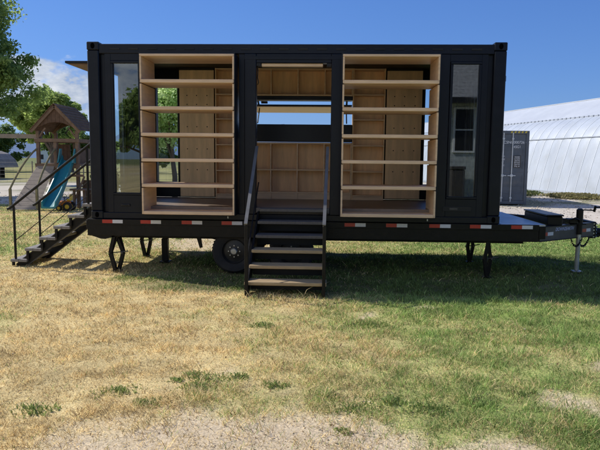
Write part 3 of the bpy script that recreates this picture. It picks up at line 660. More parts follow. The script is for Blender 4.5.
for y in (YN+.01, YF-.01):
    m = MB(); m.tube([(-4.53,y,.90),(-4.49,y,.915),(-3.08,y,2.0)], .021, 8); m.build('handrail', M_STEEL, ss)
    MB().box(-4.44,-4.41,y-.015,y+.015,.106,.945,.003).build('rail_post', M_STEEL, ss); MB().box(-3.24,-3.21,y-.015,y+.015,1.0,1.88,.003).build('rail_post', M_STEEL, ss)
    m = MB(); m.tube([(-4.42,y,.40),(-3.22,y,1.35)], .007, 6); m.build('mid_rail', M_STEEL, ss)

# ------------------------------------------------------------------ play structure
PY = 11.14
ps = thing('play_set', 'brown cedar playset with gabled roof, climbing ramp and teal slide beside the trees', 'playset', (-8.6,PY,0))
X0, X1, Y0, Y1 = -9.28, -7.93, PY, PY+1.35
for (x, y) in ((X0,Y0),(X1,Y0),(X0,Y1),(X1,Y1),(-8.68,Y0)):
    top = 2.62 if x != -8.68 else 2.3
    m = MB(); m.box(x-.055, x+.055, y-.05, y+.05, 0, top, .008); m.build('post', M_CEDAR, ps)
m = MB(); m.box(X0-.1,X1+.1,Y0-.07,Y1+.07,1.44,1.52); m.box(X0-.08,X1+.08,Y0-.09,Y0-.05,1.36,1.50); m.build('platform', M_CEDAR, ps)
m = MB(); m.box(X0-.1,X1+.1,Y0-.075,Y0-.035,2.24,2.36,.006); m.box(X0-.1,X1+.1,Y1+.035,Y1+.075,2.24,2.36,.006); m.box(X1+.04,X1+.08,Y0,Y1,2.24,2.36); m.box(X0-.08,X0-.04,Y0,Y1,2.24,2.36); m.build('beam', M_CEDAR, ps)
ax, az = (X0+X1)/2, 3.50; ov = .17
def roofpt(t): return (ax + t*((X1-X0)/2+ov), az - abs(t)*.88)
# gable with arched lower edge
lo = [(ax-.62,2.72),(ax-.45,2.80),(ax-.25,2.88),(ax,2.91),(ax+.25,2.88),(ax+.45,2.80),(ax+.62,2.72)]
for yy in (Y0-.12, Y1+.08):
    top = [(ax+ (i-3)/3*.62, az-.06-abs(i-3)/3*.62*.88/.845) for i in range(7)]
    g = MB(); g.prism(lo + top[::-1], 'y', yy, yy+.03); g.build('gable_boards', M_CEDARV, ps)
r = MB()
for s in (-1, 1):
    for k in range(9):
        t0, t1 = k/9, (k+1.1)/9
        a, b_ = roofpt(s*t0), roofpt(s*t1); lift = .022
        r.prism([(a[0],a[1]), (b_[0],b_[1]+lift), (b_[0],b_[1]+lift+.022), (a[0],a[1]+.022)], 'y', Y0-.22, Y1+.18)
r.build('roof', M_SHING, ps)
for yy in (Y0-.16, Y1+.12):
    for s in (-1, 1):
        a, b_ = roofpt(0), roofpt(s*1.0); m = MB(); m.bar((a[0]+s*.01,yy,a[1]-.07), (b_[0],yy,b_[1]-.04), .04, .11, (0,0,1)); m.build('barge_board', M_CEDAR, ps)
for s in (-1,1): m = MB(); m.bar((ax+s*.64,Y0,2.40),(ax+s*.40,Y0,2.72),.05,.05); m.build('brace', M_CEDAR, ps)
MB().box(X0+.06,-8.75,Y1-.04,Y1,1.53,2.2).build('wall_panel', M_CEDARV, ps); MB().box(X1-.02,X1+.02,Y0+.1,Y1-.06,1.53,2.05).build('wall_panel', M_CEDARV, ps)
for x in (-8.52,-8.42,-8.62): MB().box(x-.03,x+.03,Y1-.03,Y1,1.53,2.22).build('baluster', M_CEDAR, ps)
# lower enclosure to the right
MB().box(-8.2,X1+.25,Y0-.15,Y0-.1,1.08,1.16).build('lower_rail', M_CEDAR, ps); MB().box(-8.0,X1+.3,Y0+.5,Y0+.55,.05,.95).build('lower_wall', M_CEDARV, ps)
m = MB(); m.box(-8.10,-7.55,Y0-.35,Y0+.15,.62,.68,.01); m.box(-8.05,-7.98,Y0-.2,Y0-.13,0,.62); m.box(-7.70,-7.63,Y0-.2,Y0-.13,0,.62); m.bar((-8.05,Y0-.15,.2),(-7.65,Y0-.15,1.1),.06,.05); m.build('play_table', M_CEDAR, ps)
# climbing ramp with curved yellow rails
rp = MB(); p0 = Vector((-9.0,PY-.06,1.46)); p1 = Vector((-9.28,PY-1.15,.03)); wt, wb = .30, .46
for k in range(11):
    t0, t1 = k/11, (k+.78)/11
    for t in ():
        pass
    a, b_ = p0.lerp(p1, t0), p0.lerp(p1, t1); wa, wb2 = wt+(wb-wt)*t0, wt+(wb-wt)*t1
    th = Vector((0,.03,.03)); vs = [a-Vector((wa,0,0)), a+Vector((wa,0,0)), b_+Vector((wb2,0,0)), b_-Vector((wb2,0,0))]
    rp.add(vs+[v-th for v in vs], [(0,1,2,3),(7,6,5,4),(0,4,5,1),(1,5,6,2),(2,6,7,3),(3,7,4,0)])
rp.build('climbing_ramp', M_PALE, ps)
for s in (-1, 1):
    m = MB(); pts = [(-9.0+s*.32+(-.28)*t+s*.12*t, PY-.06-1.05*t, 2.0-.75*t-.55*t*t) for t in np.linspace(0,1,8)]
    m.tube(pts, .032, 8); m.bar(pts[-1], (pts[-1][0],pts[-1][1],0), .07,.07); m.build('ramp_rail', M_ROPE, ps)
# slide: trough with raised sides
n_ = 12; sl = MB(); vs = []; fs = []
for i in range(n_+1):
    t = i/n_; y = PY-.05-1.75*t; z = 1.62-1.72*t+.28*t*t*t; z = max(z, .17-.0*t); x = -8.24+.10*t; w = .205+.03*t; h = .17
    for (dx, dz) in ((-w,h),(-w+.03,h+.01),(-w+.06,.02),(-w*.4,0),(w*.4,0),(w-.06,.02),(w-.03,h+.01),(w,h),(w,-.05),(-w,-.05)): vs.append((x+dx, y, z+dz))
for i in range(n_):
    for k in range(10): k2 = (k+1) % 10; fs.append((i*10+k, i*10+k2, (i+1)*10+k2, (i+1)*10+k))
fs.append(tuple(range(10))); fs.append(tuple(range(n_*10, n_*10+10)))
sl.add(vs, fs); S = sl.build('slide', M_TEAL, ps, smooth=True)
m = MB()
for s in (-1,1): m = MB(); m.prism([(PY-.02,1.55),(PY-.30,1.55),(PY-.10,2.02),(PY+.02,2.02)], 'x', -8.24+s*.25-.02, -8.24+s*.25+.02); m.build('slide_cheek', M_TEAL, S)
# swing beam and its A-frame to the left
m = MB(); m.bar((-9.2,PY+.1,2.43),(-12.6,PY-.3,2.43),.10,.14); m.build('swing_beam', M_PALE, ps)
m = MB(); m.bar((-12.55,PY-.3,2.43),(-12.7,PY-1.2,0),.09,.09); m.bar((-12.55,PY-.3,2.43),(-12.7,PY+.7,0),.09,.09); m.build('swing_leg', M_CEDAR, ps)
for x in (-10.9,-11.9):
    m = MB()
    for dx in (-.22,.22): m.tube([(x+dx,PY-.1,2.36),(x+dx,PY-.1,.52)], .008, 5)
    o = m.build('swing_chain', M_WIRE, ps); MB().box(x-.24,x+.24,PY-.2,PY,.49,.52,.01).build('swing_seat', M_TEAL, o)
# toy tractor near the slide
tt = thing('toy_tractor', 'small orange ride-on toy tractor with black wheels parked right of the teal slide', 'toy', (-7.9,10.1,0))
m = MB(); m.box(-8.12,-7.78,9.98,10.2,.17,.33,.03); m.box(-8.16,-8.0,10.0,10.18,.20,.28,.02); m.build('body', M_TOYO, tt)
m = MB(); m.box(-7.86,-7.72,9.99,10.19,.33,.40,.02); m.box(-7.76,-7.72,9.99,10.19,.38,.55,.015); m.build('seat', M_TOYY, tt)
m = MB(); m.tube([(-7.98,10.09,.33),(-7.95,10.09,.47)], .012, 6); m.lathe((-7.95,10.08,.48), [(.06,-.008),(.075,0),(.06,.008)], 16); m.build('steering_wheel', M_DARK, tt)
for (x, y, r_) in ((-8.08,9.93,.10),(-8.08,10.22,.10),(-7.80,9.92,.15),(-7.80,10.22,.15)):
    m = MB(); m.lathe((x,y,r_), [(.02,-.03),(r_*.7,-.035),(r_,-.02),(r_,.03),(r_*.7,.045),(.02,.04)], 20); w = m.build('wheel', M_RUBBER, tt, smooth=True)
    m = MB(); m.lathe((x,y,r_), [(.0,-.042),(r_*.45,-.038),(r_*.5,-.03)], 16); m.build('hub', M_TOYY, w)

# ------------------------------------------------------------------ greenhouse
AX = Vector((-.2533,.9674,0)); PX = Vector((.9674,.2533,0)); GB = Vector((13.895,20.633,0))
gh = thing('greenhouse', 'long white plastic covered hoop greenhouse with curved ribs along its side', 'greenhouse', GB)
sec = [(0,0),(.15,.64),(.31,1.285),(.47,1.88),(.63,2.43),(.75,2.8),(.91,3.12),(1.1,3.43),(1.33,3.70),(1.7,4.0),(2.14,4.257)]
T0, T1, STEP = -14.0, 46.0, .76
def gp(w, h, t): return GB + PX*w + AX*t + Vector((0,0,h))
nb = int((T1-T0)/STEP)
for side in (0, 1):
    f = MB(); W = 9.2
    S_ = [(w if side == 0 else W-w, h) for w, h in sec]
    for i in range(nb):
        # each bay of film is blown slightly outward between the ribs
        cols_ = []
        for j in range(5):
            t = T0+STEP*(i+j/4); bul = .02*math.sin(math.pi*j/4)
            cols_.append([gp(w + (-bul if side == 0 else bul)*.9, h+bul*.45*(h/4.3), t) for w, h in S_])
        o = len(f.v)
        for c in cols_: f.v += [tuple(p) for p in c]
        n2 = len(S_)
        for j in range(4):
            for k in range(n2-1): f.f.append((o+j*n2+k, o+(j+1)*n2+k, o+(j+1)*n2+k+1, o+j*n2+k+1))
    f.build('side_film', M_FILM, gh, smooth=True)
    rf = MB(); e0 = (2.14 if side == 0 else W-2.14); a = (e0, 4.26); b_ = (W/2, 5.55)
    rf.add([gp(a[0],a[1]+.03,T0), gp(a[0],a[1]+.03,T1), gp(b_[0],b_[1],T1), gp(b_[0],b_[1],T0)], [(0,1,2,3)]); rf.build('roof_film', M_FILM2, gh)
for i in range(nb+1):
    m = MB(); m.tube([gp(w+.004, h-.002, T0+STEP*i) for w, h in sec], .026, 6); m.build('hoop_rib', M_RIB, gh, smooth=True)
m = MB(); m.bar(gp(2.12,4.25,T0), gp(2.12,4.25,T1), .07, .09)
for i in range(nb*2): m.bar(gp(2.09,4.262,T0+STEP*i/2-.04), gp(2.09,4.262,T0+STEP*i/2+.04), .08, .10)
m.build('eave_rail', M_SEAM, gh)
m = MB(); m.bar(gp(.84,3.06,T0), gp(.84,3.06,T1), .05, .045); m.build('side_seam', M_SEAM, gh)
m = MB(); m.bar(gp(4.6,5.555,T0), gp(4.6,5.555,T1), .14, .05)
m.build('ridge_cap', M_FILM2, gh)
for t in (T0, T1):
    e = MB(); poly = [gp(w,h,t) for w,h in sec] + [gp(4.6,5.54,t)] + [gp(9.2-w,h,t) for w,h in sec[::-1]]; e.add(poly, [tuple(range(len(poly)))]); e.build('end_wall', M_FILM, gh)
m = MB(); m.bar(gp(-.02,.08,T0), gp(-.02,.08,T1), .06, .16); m.build('base_board', M_SEAM, gh)

# ------------------------------------------------------------------ grey shipping container at the back
gcx1, gy0 = 8.63, 15.5; gcx0 = gcx1-2.438; GH = 2.97
gc = thing('shipping_container', 'slate grey shipping container with white lettering, standing by the greenhouse', 'container', ((gcx0+gcx1)/2, gy0, 0))
for x in (gcx0+.06, gcx1-.06): MB().box(x-.06,x+.06,gy0,gy0+.14,.03,GH,.01).build('corner_post', M_GREYC, gc)
MB().box(gcx0+.12,gcx1-.12,gy0+.0,gy0+.12,.03,.17,.008).build('door_sill', M_GREYC, gc)
hd = MB().box(gcx0+.12,gcx1-.12,gy0,gy0+.12,GH-.13,GH,.008).build('door_header', M_GREYC, gc)
h = MB()
for x in np.arange(gcx1-.75, gcx1-.08, .14): h.prism([(x,GH-.09),(x+.07,GH-.09),(x+.10,GH-.02),(x+.03,GH-.02)], 'y', gy0-.003, gy0+.001)
h.build('hazard_stripe', M_HAZY, hd)
xm = (gcx0+gcx1)/2
for (xa, xb) in ((gcx0+.13,xm-.01),(xm+.01,gcx1-.13)):
    m = MB(); m.box(xa,xb,gy0+.03,gy0+.07,.18,GH-.14)
    d = m.build('door', M_GREYC, gc)
    c = MB()
    for z in (.45,.75,1.3,1.85,2.35): c.box(xa+.05,xb-.05,gy0+.018,gy0+.032,z,z+.05,.004)
    for z in (.62,1.05,1.6,2.12): c.box(xb-.10,xb-.07,gy0+.012,gy0+.03,z-.14,z+.14,.004)
    c.build('door_ridge', M_GREYC, d)
    for fx in (.18,.52) if xa > xm else (.3,.8):
        x = xa+fx*(xb-xa); b2 = MB(); b2.tube([(x,gy0-.0,.12),(x,gy0-.0,GH-.08)], .024, 8); o = b2.build('lock_bar', M_BARW, d)
        q = MB(); q.box(x-.16,x+.16,gy0-.03,gy0-.005,1.16,1.20,.005); q.box(x-.04,x+.04,gy0-.03,gy0+.01,.25,.31); q.box(x-.04,x+.04,gy0-.03,gy0+.01,2.62,2.68); q.box(x-.05,x+.05,gy0-.035,gy0-.004,1.13,1.23,.005); q.build('bar_handle', M_BARW, o)
y_ = gy0+.010
lt = text_mesh('lettering', 'CSNU', .15, (7.62,y_,2.46), (1,0,0), (0,0,1), M_LETTER, gc)
text_mesh('lettering', '000726', .15, (8.02,y_,2.46), (1,0,0), (0,0,1), M_LETTER, gc, 0, .42)
text_mesh('lettering', '0', .15, (8.50,y_,2.46), (1,0,0), (0,0,1), M_LETTER, gc)
text_mesh('lettering', '45G1', .15, (8.02,y_,2.28), (1,0,0), (0,0,1), M_LETTER, gc, 0, .27)
for i, (s, z) in enumerate((('MAX.',1.92),('TARE',1.80),('NET',1.68),('CU.C',1.56))): text_mesh('lettering', s, .085, (7.50,y_,z), (1,0,0), (0,0,1), M_LETTER, gc)
pl = MB().box(8.05,8.33,gy0+.006,gy0+.017,1.50,1.98,.003).build('data_panel', M_TONGUE, gc)
for r_ in range(6): text_mesh('lettering', ('30480','67200','3970','8750','26510','76.4')[r_], .075, (8.07,gy0+.004,1.90-.075*r_), (1,0,0), (0,0,1), M_LETTER, pl, 0, .22)
# long side walls and roof
m = MB(); L0, L1 = gy0+.14, gy0+6.0
for x, s in ((gcx0,1),(gcx1,-1)):
    y = L0; pts = []
    while y < L1: pts += [(y,0),(y+.07,0),(y+.14,.04),(y+.21,.04),(y+.28,0)]; y += .28
    vs = []; fs = []
    for (a, b_) in pts: vs += [(x+s*(.01+b_),a,.16),(x+s*(.01+b_),a,GH-.1)]
    for i in range(len(pts)-1): fs.append((2*i,2*i+2,2*i+3,2*i+1))
    m.add(vs, fs)
m.build('side_wall', M_GREYC, gc)
m = MB(); m.box(gcx0,gcx1,gy0+.14,L1,GH-.1,GH-.02); m.build('roof', M_GREYC, gc)
m = MB(); m.box(gcx0,gcx1,gy0+.14,L1,.03,.159); m.build('base_frame', M_GREYC, gc)
MB().box(gcx0,gcx1,L1,L1+.05,.03,GH).build('end_wall', M_GREYC, gc)

# ------------------------------------------------------------------ small shelter, wire fence, far house
sh = thing('field_shelter', 'small round roofed livestock shelter in the field at the left edge, behind the wire fence', 'shelter', (-25.6,37,0))
m = MB(); pts = [(-1.9,0),(-1.9,1.05),(-1.7,1.55),(-1.2,2.0),(-.5,2.25),(.3,2.25),(1.0,2.0),(1.5,1.55),(1.7,1.1),(1.75,.9)]
vs = []; fs = []
for (x, z) in pts: vs += [(-26.2+x,36,z),(-26.2+x,40,z)]
for i in range(len(pts)-1): fs.append((2*i,2*i+1,2*i+3,2*i+2))
m.add(vs, fs); m.build('curved_roof', M_METALR, sh)
m = MB(); m.prism([(-28.0,1.05),(-27.9,1.55),(-27.4,2.0),(-26.7,2.22),(-25.9,2.22),(-25.2,1.97),(-24.7,1.5),(-24.6,1.3),(-25.5,1.3),(-26.1,1.65),(-26.9,1.7),(-27.6,1.4)], 'y', 36.0, 36.08); m.box(-25.5,-24.45,35.95,36.05,0,1.3); m.build('front_wall', M_TANW, sh)
m = MB(); m.box(-28.0,-25.6,39.8,39.9,0,2.1); m.build('back_wall', M_DARK, sh)
m = MB()
for z in (.35,.65,.95,1.25): m.box(-28.1,-25.5,35.9,35.95,z,z+.05)
m.build('gate_slats', M_PALE, sh); sh.location.x -= .75
fe = thing('wire_fence', 'thin wire mesh field fence on slim posts crossing behind the playset', 'fence', (-17,28,0))
fpts = [(-34+3.2*i, 27+.2*i) for i in range(12)]
for (x, y) in fpts: MB().tube([(x,y,0),(x,y,1.5)], .035, 6).build('post', M_POSTW, fe)
m = MB()
for z in (.15,.4,.65,.9,1.15,1.4): m.tube([(x,y,z) for x,y in fpts], .007, 4)
for i in range(len(fpts)-1):
    for k in range(8):
        t = k/8; x = fpts[i][0]*(1-t)+fpts[i+1][0]*t; y = fpts[i][1]*(1-t)+fpts[i+1][1]*t; m.tube([(x,y,.15),(x,y,1.4)], .004, 4)
m.build('wire_mesh', M_WIRE, fe)
fh = thing('farmhouse', 'pale blue-white house far across the field, seen through the playset posts', 'house', (-93,190,0))
m = MB(); m.box(-97,-88.5,188,196,0,4.0); m.prism([(-97,4.0),(-88.5,4.0),(-92.75,6.2)], 'y', 188, 196); m.build('wall', M_HOUSE, fh)
m = MB()
for s in (-1,1): m.bar((-92.75,187.5,6.25),(-92.75,196.5,6.25),.2,.1); m.add([(-92.75,187.4,6.35),(-92.75,196.6,6.35),(-92.75+s*4.8,196.6,3.85),(-92.75+s*4.8,187.4,3.85)], [(0,1,2,3)])
m.build('roof', M_ROOF, fh)
for x in (-95.6,-92.7,-90.3): m = MB(); m.box(x,x+1.1,187.94,188.0,1.2,2.8); m.build('window', M_DARK, fh)

# ------------------------------------------------------------------ trees
def tree(name, label, base, trunk_h, crown, nclump, nleaf, leaf, colA, colB, tr_r=.16, limbs=7, seed=0, clump_r=(.16,.30), lean=(0,0), group=None, fill=.75):
    """crown: list of ellipsoids (dx,dy,z,rx,ry,rz) that the leaf clumps are scattered through"""
    rg = np.random.default_rng(seed); bx_, by_ = base
    t = thing(name, label, 'tree', (bx_,by_,0), group)
    clumps = []
    vol = np.array([c[3]*c[4]*c[5] for c in crown]); pk = rg.choice(len(crown), nclump, p=vol/vol.sum())
    for k in pk:
        dx, dy, z, rx, ry, rz = crown[k]; d = rg.normal(size=3); d /= np.linalg.norm(d); r_ = rg.random()**.38
        s = min(rx,ry,rz)*rg.uniform(*clump_r)*1.6
        clumps.append((bx_+dx+d[0]*rx*r_*.92, by_+dy+d[1]*ry*r_*.92, z+d[2]*rz*r_*.92, s, rg.random()))
    m = MB(); top = Vector((bx_+lean[0], by_+lean[1], trunk_h))
    mid = Vector((bx_+lean[0]*.35+.06, by_+lean[1]*.3, trunk_h*.5))
    m.tube([(bx_,by_,-.05), (bx_+.01,by_,.25), mid, top], [tr_r*1.5, tr_r*1.1, tr_r*.95, tr_r*.75], 10)
    order = sorted(clumps, key=lambda c: -c[3])[:limbs*4]
    for c in order[::4] + order[1::4][:limbs]:
        e = Vector(c[:3]); s0 = mid.lerp(top, .5+.5*rg.random()) if e.z > trunk_h*.8 else mid.lerp(top, .4)
        k1 = s0.lerp(e, .5) + Vector((rg.normal()*.12, rg.normal()*.12, .12*(e-s0).length))
        m.tube([s0, k1, e], [tr_r*.45, tr_r*.26, tr_r*.08], 6)
    m.build('trunk', M_BARK, t, smooth=True)
    cc = np.array(clumps); ci = rg.choice(len(cc), nleaf, p=(cc[:,3]**2)/(cc[:,3]**2).sum())
    d = rg.normal(size=(nleaf,3)); d /= np.linalg.norm(d, axis=1)[:,None]
    rr = cc[ci,3]*(rg.random(nleaf)**.55)*(1+.35*rg.random(nleaf)**6)
    P = cc[ci,:3] + d*rr[:,None]*np.array([1,1,.75])
    nr = d*.5 + rg.normal(size=(nleaf,3))*.6 + np.array([0,0,.45]); nr /= np.linalg.norm(nr, axis=1)[:,None]
    a = np.cross(nr, rg.normal(size=(nleaf,3))); a /= np.linalg.norm(a, axis=1)[:,None]; b_ = np.cross(nr, a)
    s = leaf*(.6+.8*rg.random(nleaf))[:,None]
    V = np.stack([P-a*s*.62, P-b_*s*.36+nr*s*.06, P+a*s*.62, P+b_*s*.36+nr*s*.06], 1).reshape(-1,3)
    F = np.arange(nleaf*4).reshape(-1,4)
    mixv = np.clip(cc[ci,4]*.7 + .5*rg.random(nleaf)-.1, 0, 1)[:,None]
    col = (np.array(colA)*(1-mixv) + np.array(colB)*mixv)*(.75+.5*rg.random((nleaf,1)))
    V = V - np.array([bx_,by_,0])
    o = np_mesh('crown', V, F, np.repeat(col, 4, 0), M_LEAF); o.parent = t
    return t
GA, GBc = (.17,.27,.075), (.44,.56,.17)
tree('tree', 'tall dark green cottonwood at the left edge, its leafy branches reaching into the sky', (-15.4,17.0), 3.4,
     [(0,0,9.3,2.2,2.4,3.0),(1.1,0,7.9,1.6,1.6,1.2),(2.3,0,8.2,1.0,.9,.8),(2.2,0,7.4,.7,.7,.45),(1.4,0,5.9,1.7,2,1.2),(2.3,.3,5.2,.9,1,.9),(.8,.2,6.5,1.9,2,1.3),(.9,.4,4.7,2.4,2,1.5),(2.2,.6,3.55,1.2,1.3,.7),(-2,0,6.5,2.4,2.4,3)], 190, 125000, .125, GA, GBc, .26, 9, 1)
tree('tree', 'bright green broad tree behind the playset roof, below the cloud bank', (-17.2,29), 2.4,
     [(0,0,4.7,1.7,1.6,1.3),(1.3,0,4.6,1.0,1.2,.9),(-1.2,0,4.4,1.2,1.2,1.1),(.2,0,5.6,1.0,1.0,.75),(.3,0,3.3,2.2,1.5,.8)], 80, 34000, .16, (.23,.34,.085), (.52,.63,.19), .17, 8, 2)
tree('tree', 'leaning young tree seen through the left back window of the container', (-5.15,13.2), 2.1,
     [(-.1,0,3.6,1.3,1.3,1.3),(-.6,0,2.7,.9,.8,.7),(.4,0,4.4,.8,.8,.6),(-.3,.0,4.6,.8,.8,.6)], 64, 17000, .10, (.42,.60,.22), (.75,.88,.45), .10, 7, 3, lean=(-.1,.0))
for i, (x, y, h, w, lab, dark) in enumerate(((-40,62,6.6,4.2,'dark rounded tree far left beyond the field shelter',1),(-31,64,6.2,3.4,'dense dark tree in the distance behind the swing beam',1),(-25.5,66,4.8,2.6,'distant tree between the playset and the container, left of the farmhouse',0),(-19.4,60,4.3,2.3,'low round tree at the field edge, just left of the container post',1),(-36,50,3.0,1.3,'light green shrubby tree in the field behind the swing beam',0),(-48,70,5.5,4,'big dark tree at the far left field edge',1))):
    tree('tree', lab, (x,y), h*.3, [(0,0,h*.62,w,w,h*.36),(w*.5,0,h*.45,w*.7,w*.6,h*.28),(-w*.5,0,h*.5,w*.6,w*.6,h*.3)], 50, 14000, .26, (.085,.15,.045) if dark else (.17,.25,.07), (.20,.29,.08) if dark else (.36,.44,.14), .16, 5, 20+i, group='trees along the far edge of the field')
def shrub(label, x, y, r, h, n, ca, cb, seed, leaf=.07, fl=None):
    rg = np.random.default_rng(seed); t = thing('shrub', label, 'shrub', (x,y,0), 'weeds and shrubs on the gravel')
    m = MB()
    for k in range(7):
        a = rg.random()*6.28; q = (x+math.cos(a)*r*.6, y+math.sin(a)*r*.6, h*(.6+.3*rg.random())); m.tube([(x,y,0), ((x+q[0])/2+.02,(y+q[1])/2,q[2]*.55), q], [.018,.012,.005], 5)
    m.build('stem', M_BARK, t)
    d = rg.normal(size=(n,3)); d /= np.linalg.norm(d,axis=1)[:,None]; P = d*(rg.random(n)**.4)[:,None]*np.array([r,r,h*.5])*(.75+.4*rg.random((n,1))) + np.array([0,0,h*.52])
    P[:,2] = np.maximum(P[:,2], .03)
    nr = d+rg.normal(size=(n,3))*.6; nr /= np.linalg.norm(nr,axis=1)[:,None]; a = np.cross(nr, rg.normal(size=(n,3))); a /= np.linalg.norm(a,axis=1)[:,None]; b_ = np.cross(nr,a); s = leaf*(.6+.8*rg.random((n,1)))
    V = np.stack([P-a*s*.6,P-b_*s*.35,P+a*s*.6,P+b_*s*.35],1).reshape(-1,3); mixv = rg.random((n,1)); col = np.array(ca)*(1-mixv)+np.array(cb)*mixv
    if fl is not None: k = rg.random(n) < .3; col[k] = np.array(fl)
    o = np_mesh('leaves', V, np.arange(n*4).reshape(-1,4), np.repeat(col,4,0), M_LEAF); o.parent = t
shrub('leafy shrub with yellow-green leaves beside the right post of the playset', -7.55,12.7,.55,1.6,2600,(.10,.16,.03),(.24,.28,.06),41,.10,(.45,.42,.06))
shrub('low green weeds clump at the greenhouse base, right of the grey container', 10.6,23.0,1.3,.26,2400,(.07,.11,.03),(.16,.18,.06),42,.11)
shrub('dry tan-green weed mound at the greenhouse base near the trailer jack', 12.7,20.6,1.5,.24,2600,(.15,.15,.06),(.33,.28,.13),43,.11)
shrub('flat grey-green weeds between the grey container and the greenhouse', 9.6,21.5,1.3,.28,2000,(.09,.12,.04),(.2,.2,.09),44,.11)

# ------------------------------------------------------------------ house and tree behind the photographer, seen in the window reflections
ho = thing('house', 'pale lap sided house with shingle roof, reflected in the right window', 'house', (8,-14,0))
m = MB(); m.box(2.5,14,-19.5,-12,0,3.78); m.build('wall', M_SIDING, ho)
m = MB(); m.add([(2.1,-11.45,3.85),(14.4,-11.45,3.85),(14.4,-15.8,6.9),(2.1,-15.8,6.9),(2.1,-20.1,3.85),(14.4,-20.1,3.85)], [(0,1,2,3),(3,2,5,4)]); m.add([(2.5,-12,3.78),(2.5,-19.5,3.78),(2.5,-15.8,6.7)],[(0,1,2)]); m.build('roof', M_ROOF, ho)
m = MB(); m.box(2.1,14.4,-11.5,-11.44,3.66,3.86); m.build('eave_shadow_band', M_DARK, ho)  # black board along the eave stands in for the soffit's shadow
w = MB(); w.box(4.85,5.62,-11.98,-11.94,2.02,3.58,.01); W_ = w.build('window', M_TRIM, ho); MB().box(4.93,5.54,-11.939,-11.93,2.10,2.78).build('glass_pane', M_DARK, W_); MB().box(4.93,5.54,-11.939,-11.93,2.83,3.50).build('glass_pane', M_DARK, W_)
m = MB(); m.box(4.7,5.15,-11.8,-11.2,.0,1.45,.03); m.box(4.68,5.17,-11.82,-11.18,1.452,1.56,.02); m.build('storage_cabinet', M_TONGUE, ho)
tree('tree', 'leafy tree behind the photographer, reflected in the left window', (-8.2,-22), 1.8, [(0,0,3.6,2.6,2,1.7),(1.6,0,3.0,1.5,1.5,1.2),(-2.4,0,3.2,1.8,1.6,1.4)], 60, 14000, .24, GA, GBc, .2, 7, 31)

# ------------------------------------------------------------------ daylight
SUN = Vector((-1.03,.435,1.0)).normalized()
elev = math.asin(SUN.z); rot = math.atan2(SUN.x, SUN.y)
wd = bpy.data.worlds.new('World'); scene.world = wd; wd.use_nodes = True; nt = wd.node_tree; L = nt.links
bg = nt.nodes['Background']; sky = nt.nodes.new('ShaderNodeTexSky'); sky.sky_type = 'NISHITA'; sky.sun_disc = False
sky.sun_elevation = elev; sky.sun_rotation = rot; sky.altitude = 600; sky.air_density = 1.25; sky.dust_density = .15; sky.ozone_density = 4.5
tc = nt.nodes.new('ShaderNodeTexCoord'); sp = nt.nodes.new('ShaderNodeSeparateXYZ'); L.new(tc.outputs['Generated'], sp.inputs[0])
tone = nt.nodes.new('ShaderNodeMix'); tone.data_type = 'RGBA'; tone.blend_type = 'MULTIPLY'; tone.inputs[0].default_value = 1; tone.inputs[7].default_value = (.525,.80,1.45,1)
den = nt.nodes.new('ShaderNodeVectorMath'); den.operation = 'MULTIPLY_ADD'; den.inputs[1].default_value = (.08,)*3; den.inputs[2].default_value = (1,1,1); L.new(sky.outputs[0], den.inputs[0])
dv = nt.nodes.new('ShaderNodeVectorMath'); dv.operation = 'DIVIDE'; L.new(sky.outputs[0], dv.inputs[0]); L.new(den.outputs[0], dv.inputs[1]); L.new(dv.outputs[0], tone.inputs[6])   # deep clear-air blue
def mth(op, a, b=None, c=None, clamp=False):
    n = nt.nodes.new('ShaderNodeMath'); n.operation = op; n.use_clamp = clamp
    for i, v in enumerate((a, b, c)):
        if v is None: continue
        if isinstance(v, (int, float)): n.inputs[i].default_value = v
        else: L.new(v, n.inputs[i])
    return n.outputs[0]
def smooth(v, a, b):
    n = nt.nodes.new('ShaderNodeMapRange'); n.interpolation_type = 'SMOOTHSTEP'; n.inputs[1].default_value = a; n.inputs[2].default_value = b; L.new(v, n.inputs[0]); return n.outputs[0]
az_ = mth('ARCTAN2', sp.outputs[0], sp.outputs[1])        # 0 = straight on, negative to the left
mp = nt.nodes.new('ShaderNodeMapping'); mp.inputs['Scale'].default_value = (1,1,2.2); L.new(tc.outputs['Generated'], mp.inputs[0])
n1 = nt.nodes.new('ShaderNodeTexNoise'); n1.inputs['Scale'].default_value = 9; n1.inputs['Detail'].default_value = 9; n1.inputs['Roughness'].default_value = .58; L.new(mp.outputs[0], n1.inputs[0])
n2 = nt.nodes.new('ShaderNodeTexNoise'); n2.inputs['Scale'].default_value = 16; n2.inputs['Detail'].default_value = 7; n2.inputs['Roughness'].default_value = .6; L.new(mp.outputs[0], n2.inputs[0])
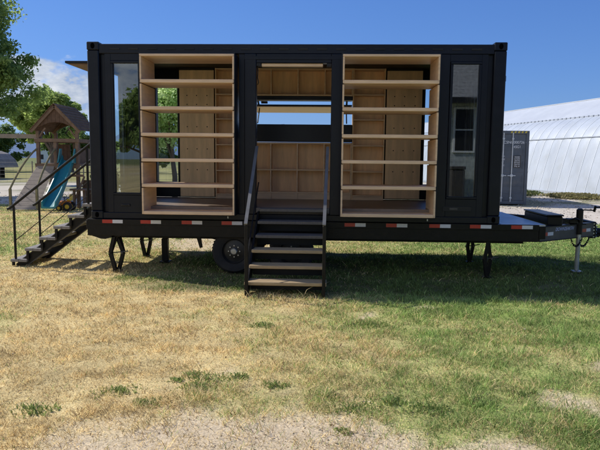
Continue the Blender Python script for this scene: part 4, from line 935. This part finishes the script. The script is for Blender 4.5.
# a bank of cumulus low in the west, its top falling away towards the north
top = mth('MULTIPLY_ADD', az_, -.34, -.002)
hgt = mth('SUBTRACT', sp.outputs[2], top)                   # height above the bank's top line
hn = mth('MULTIPLY_ADD', mth('SUBTRACT', n1.outputs[0], .5), -.22, hgt)
bank = smooth(hn, .012, -.022); base = smooth(sp.outputs[2], .035, .085); west = smooth(az_, -.33, -.40)
holes = smooth(n2.outputs[0], .28, .45)
cov = mth('MULTIPLY', mth('MULTIPLY', mth('MULTIPLY', bank, base), west), holes)
ccol = nt.nodes.new('ShaderNodeValToRGB'); e = ccol.color_ramp.elements; e[0].position = .38; e[0].color = (3.2,3.9,5.2,1); e[1].position = .60; e[1].color = (6.2,6.6,7.2,1); L.new(n2.outputs[0], ccol.inputs[0])
mx = nt.nodes.new('ShaderNodeMix'); mx.data_type = 'RGBA'; L.new(cov, mx.inputs[0]); L.new(tone.outputs[2], mx.inputs[6]); L.new(ccol.outputs[0], mx.inputs[7])
L.new(mx.outputs[2], bg.inputs[0]); bg.inputs[1].default_value = .12
su = bpy.data.lights.new('sun', 'SUN'); su.energy = 5.0; su.angle = R(.53); su.color = (1,.955,.88)
so = bpy.data.objects.new('sun', su); C.objects.link(so); so.rotation_euler = SUN.to_track_quat('Z', 'Y').to_euler()

# ------------------------------------------------------------------ camera
cam = bpy.data.cameras.new('camera'); co = bpy.data.objects.new('camera', cam); C.objects.link(co)
yaw, pitch, roll = R(2.3497), R(6.2616), R(.5639)
fwd = Vector((-math.sin(yaw)*math.cos(pitch), math.cos(yaw)*math.cos(pitch), -math.sin(pitch)))
rt = Vector((math.cos(yaw), math.sin(yaw), 0)); up = rt.cross(fwd)
r2 = rt*math.cos(roll)+up*math.sin(roll); u2 = -rt*math.sin(roll)+up*math.cos(roll)
Mx = Matrix((r2, u2, -fwd)).transposed().to_4x4(); Mx.translation = (.4687,-8.7015,1.7106); co.matrix_world = Mx
cam.sensor_fit = 'HORIZONTAL'; cam.sensor_width = 36; cam.lens = 36*590/600; cam.clip_start = .05; cam.clip_end = 20000
scene.camera = co
scene.render.engine = 'CYCLES'; scene.cycles.max_bounces = 10; scene.cycles.diffuse_bounces = 7; scene.cycles.transparent_max_bounces = 12
scene.view_settings.view_transform = 'Standard'; scene.view_settings.look = 'None'; scene.view_settings.exposure = 0
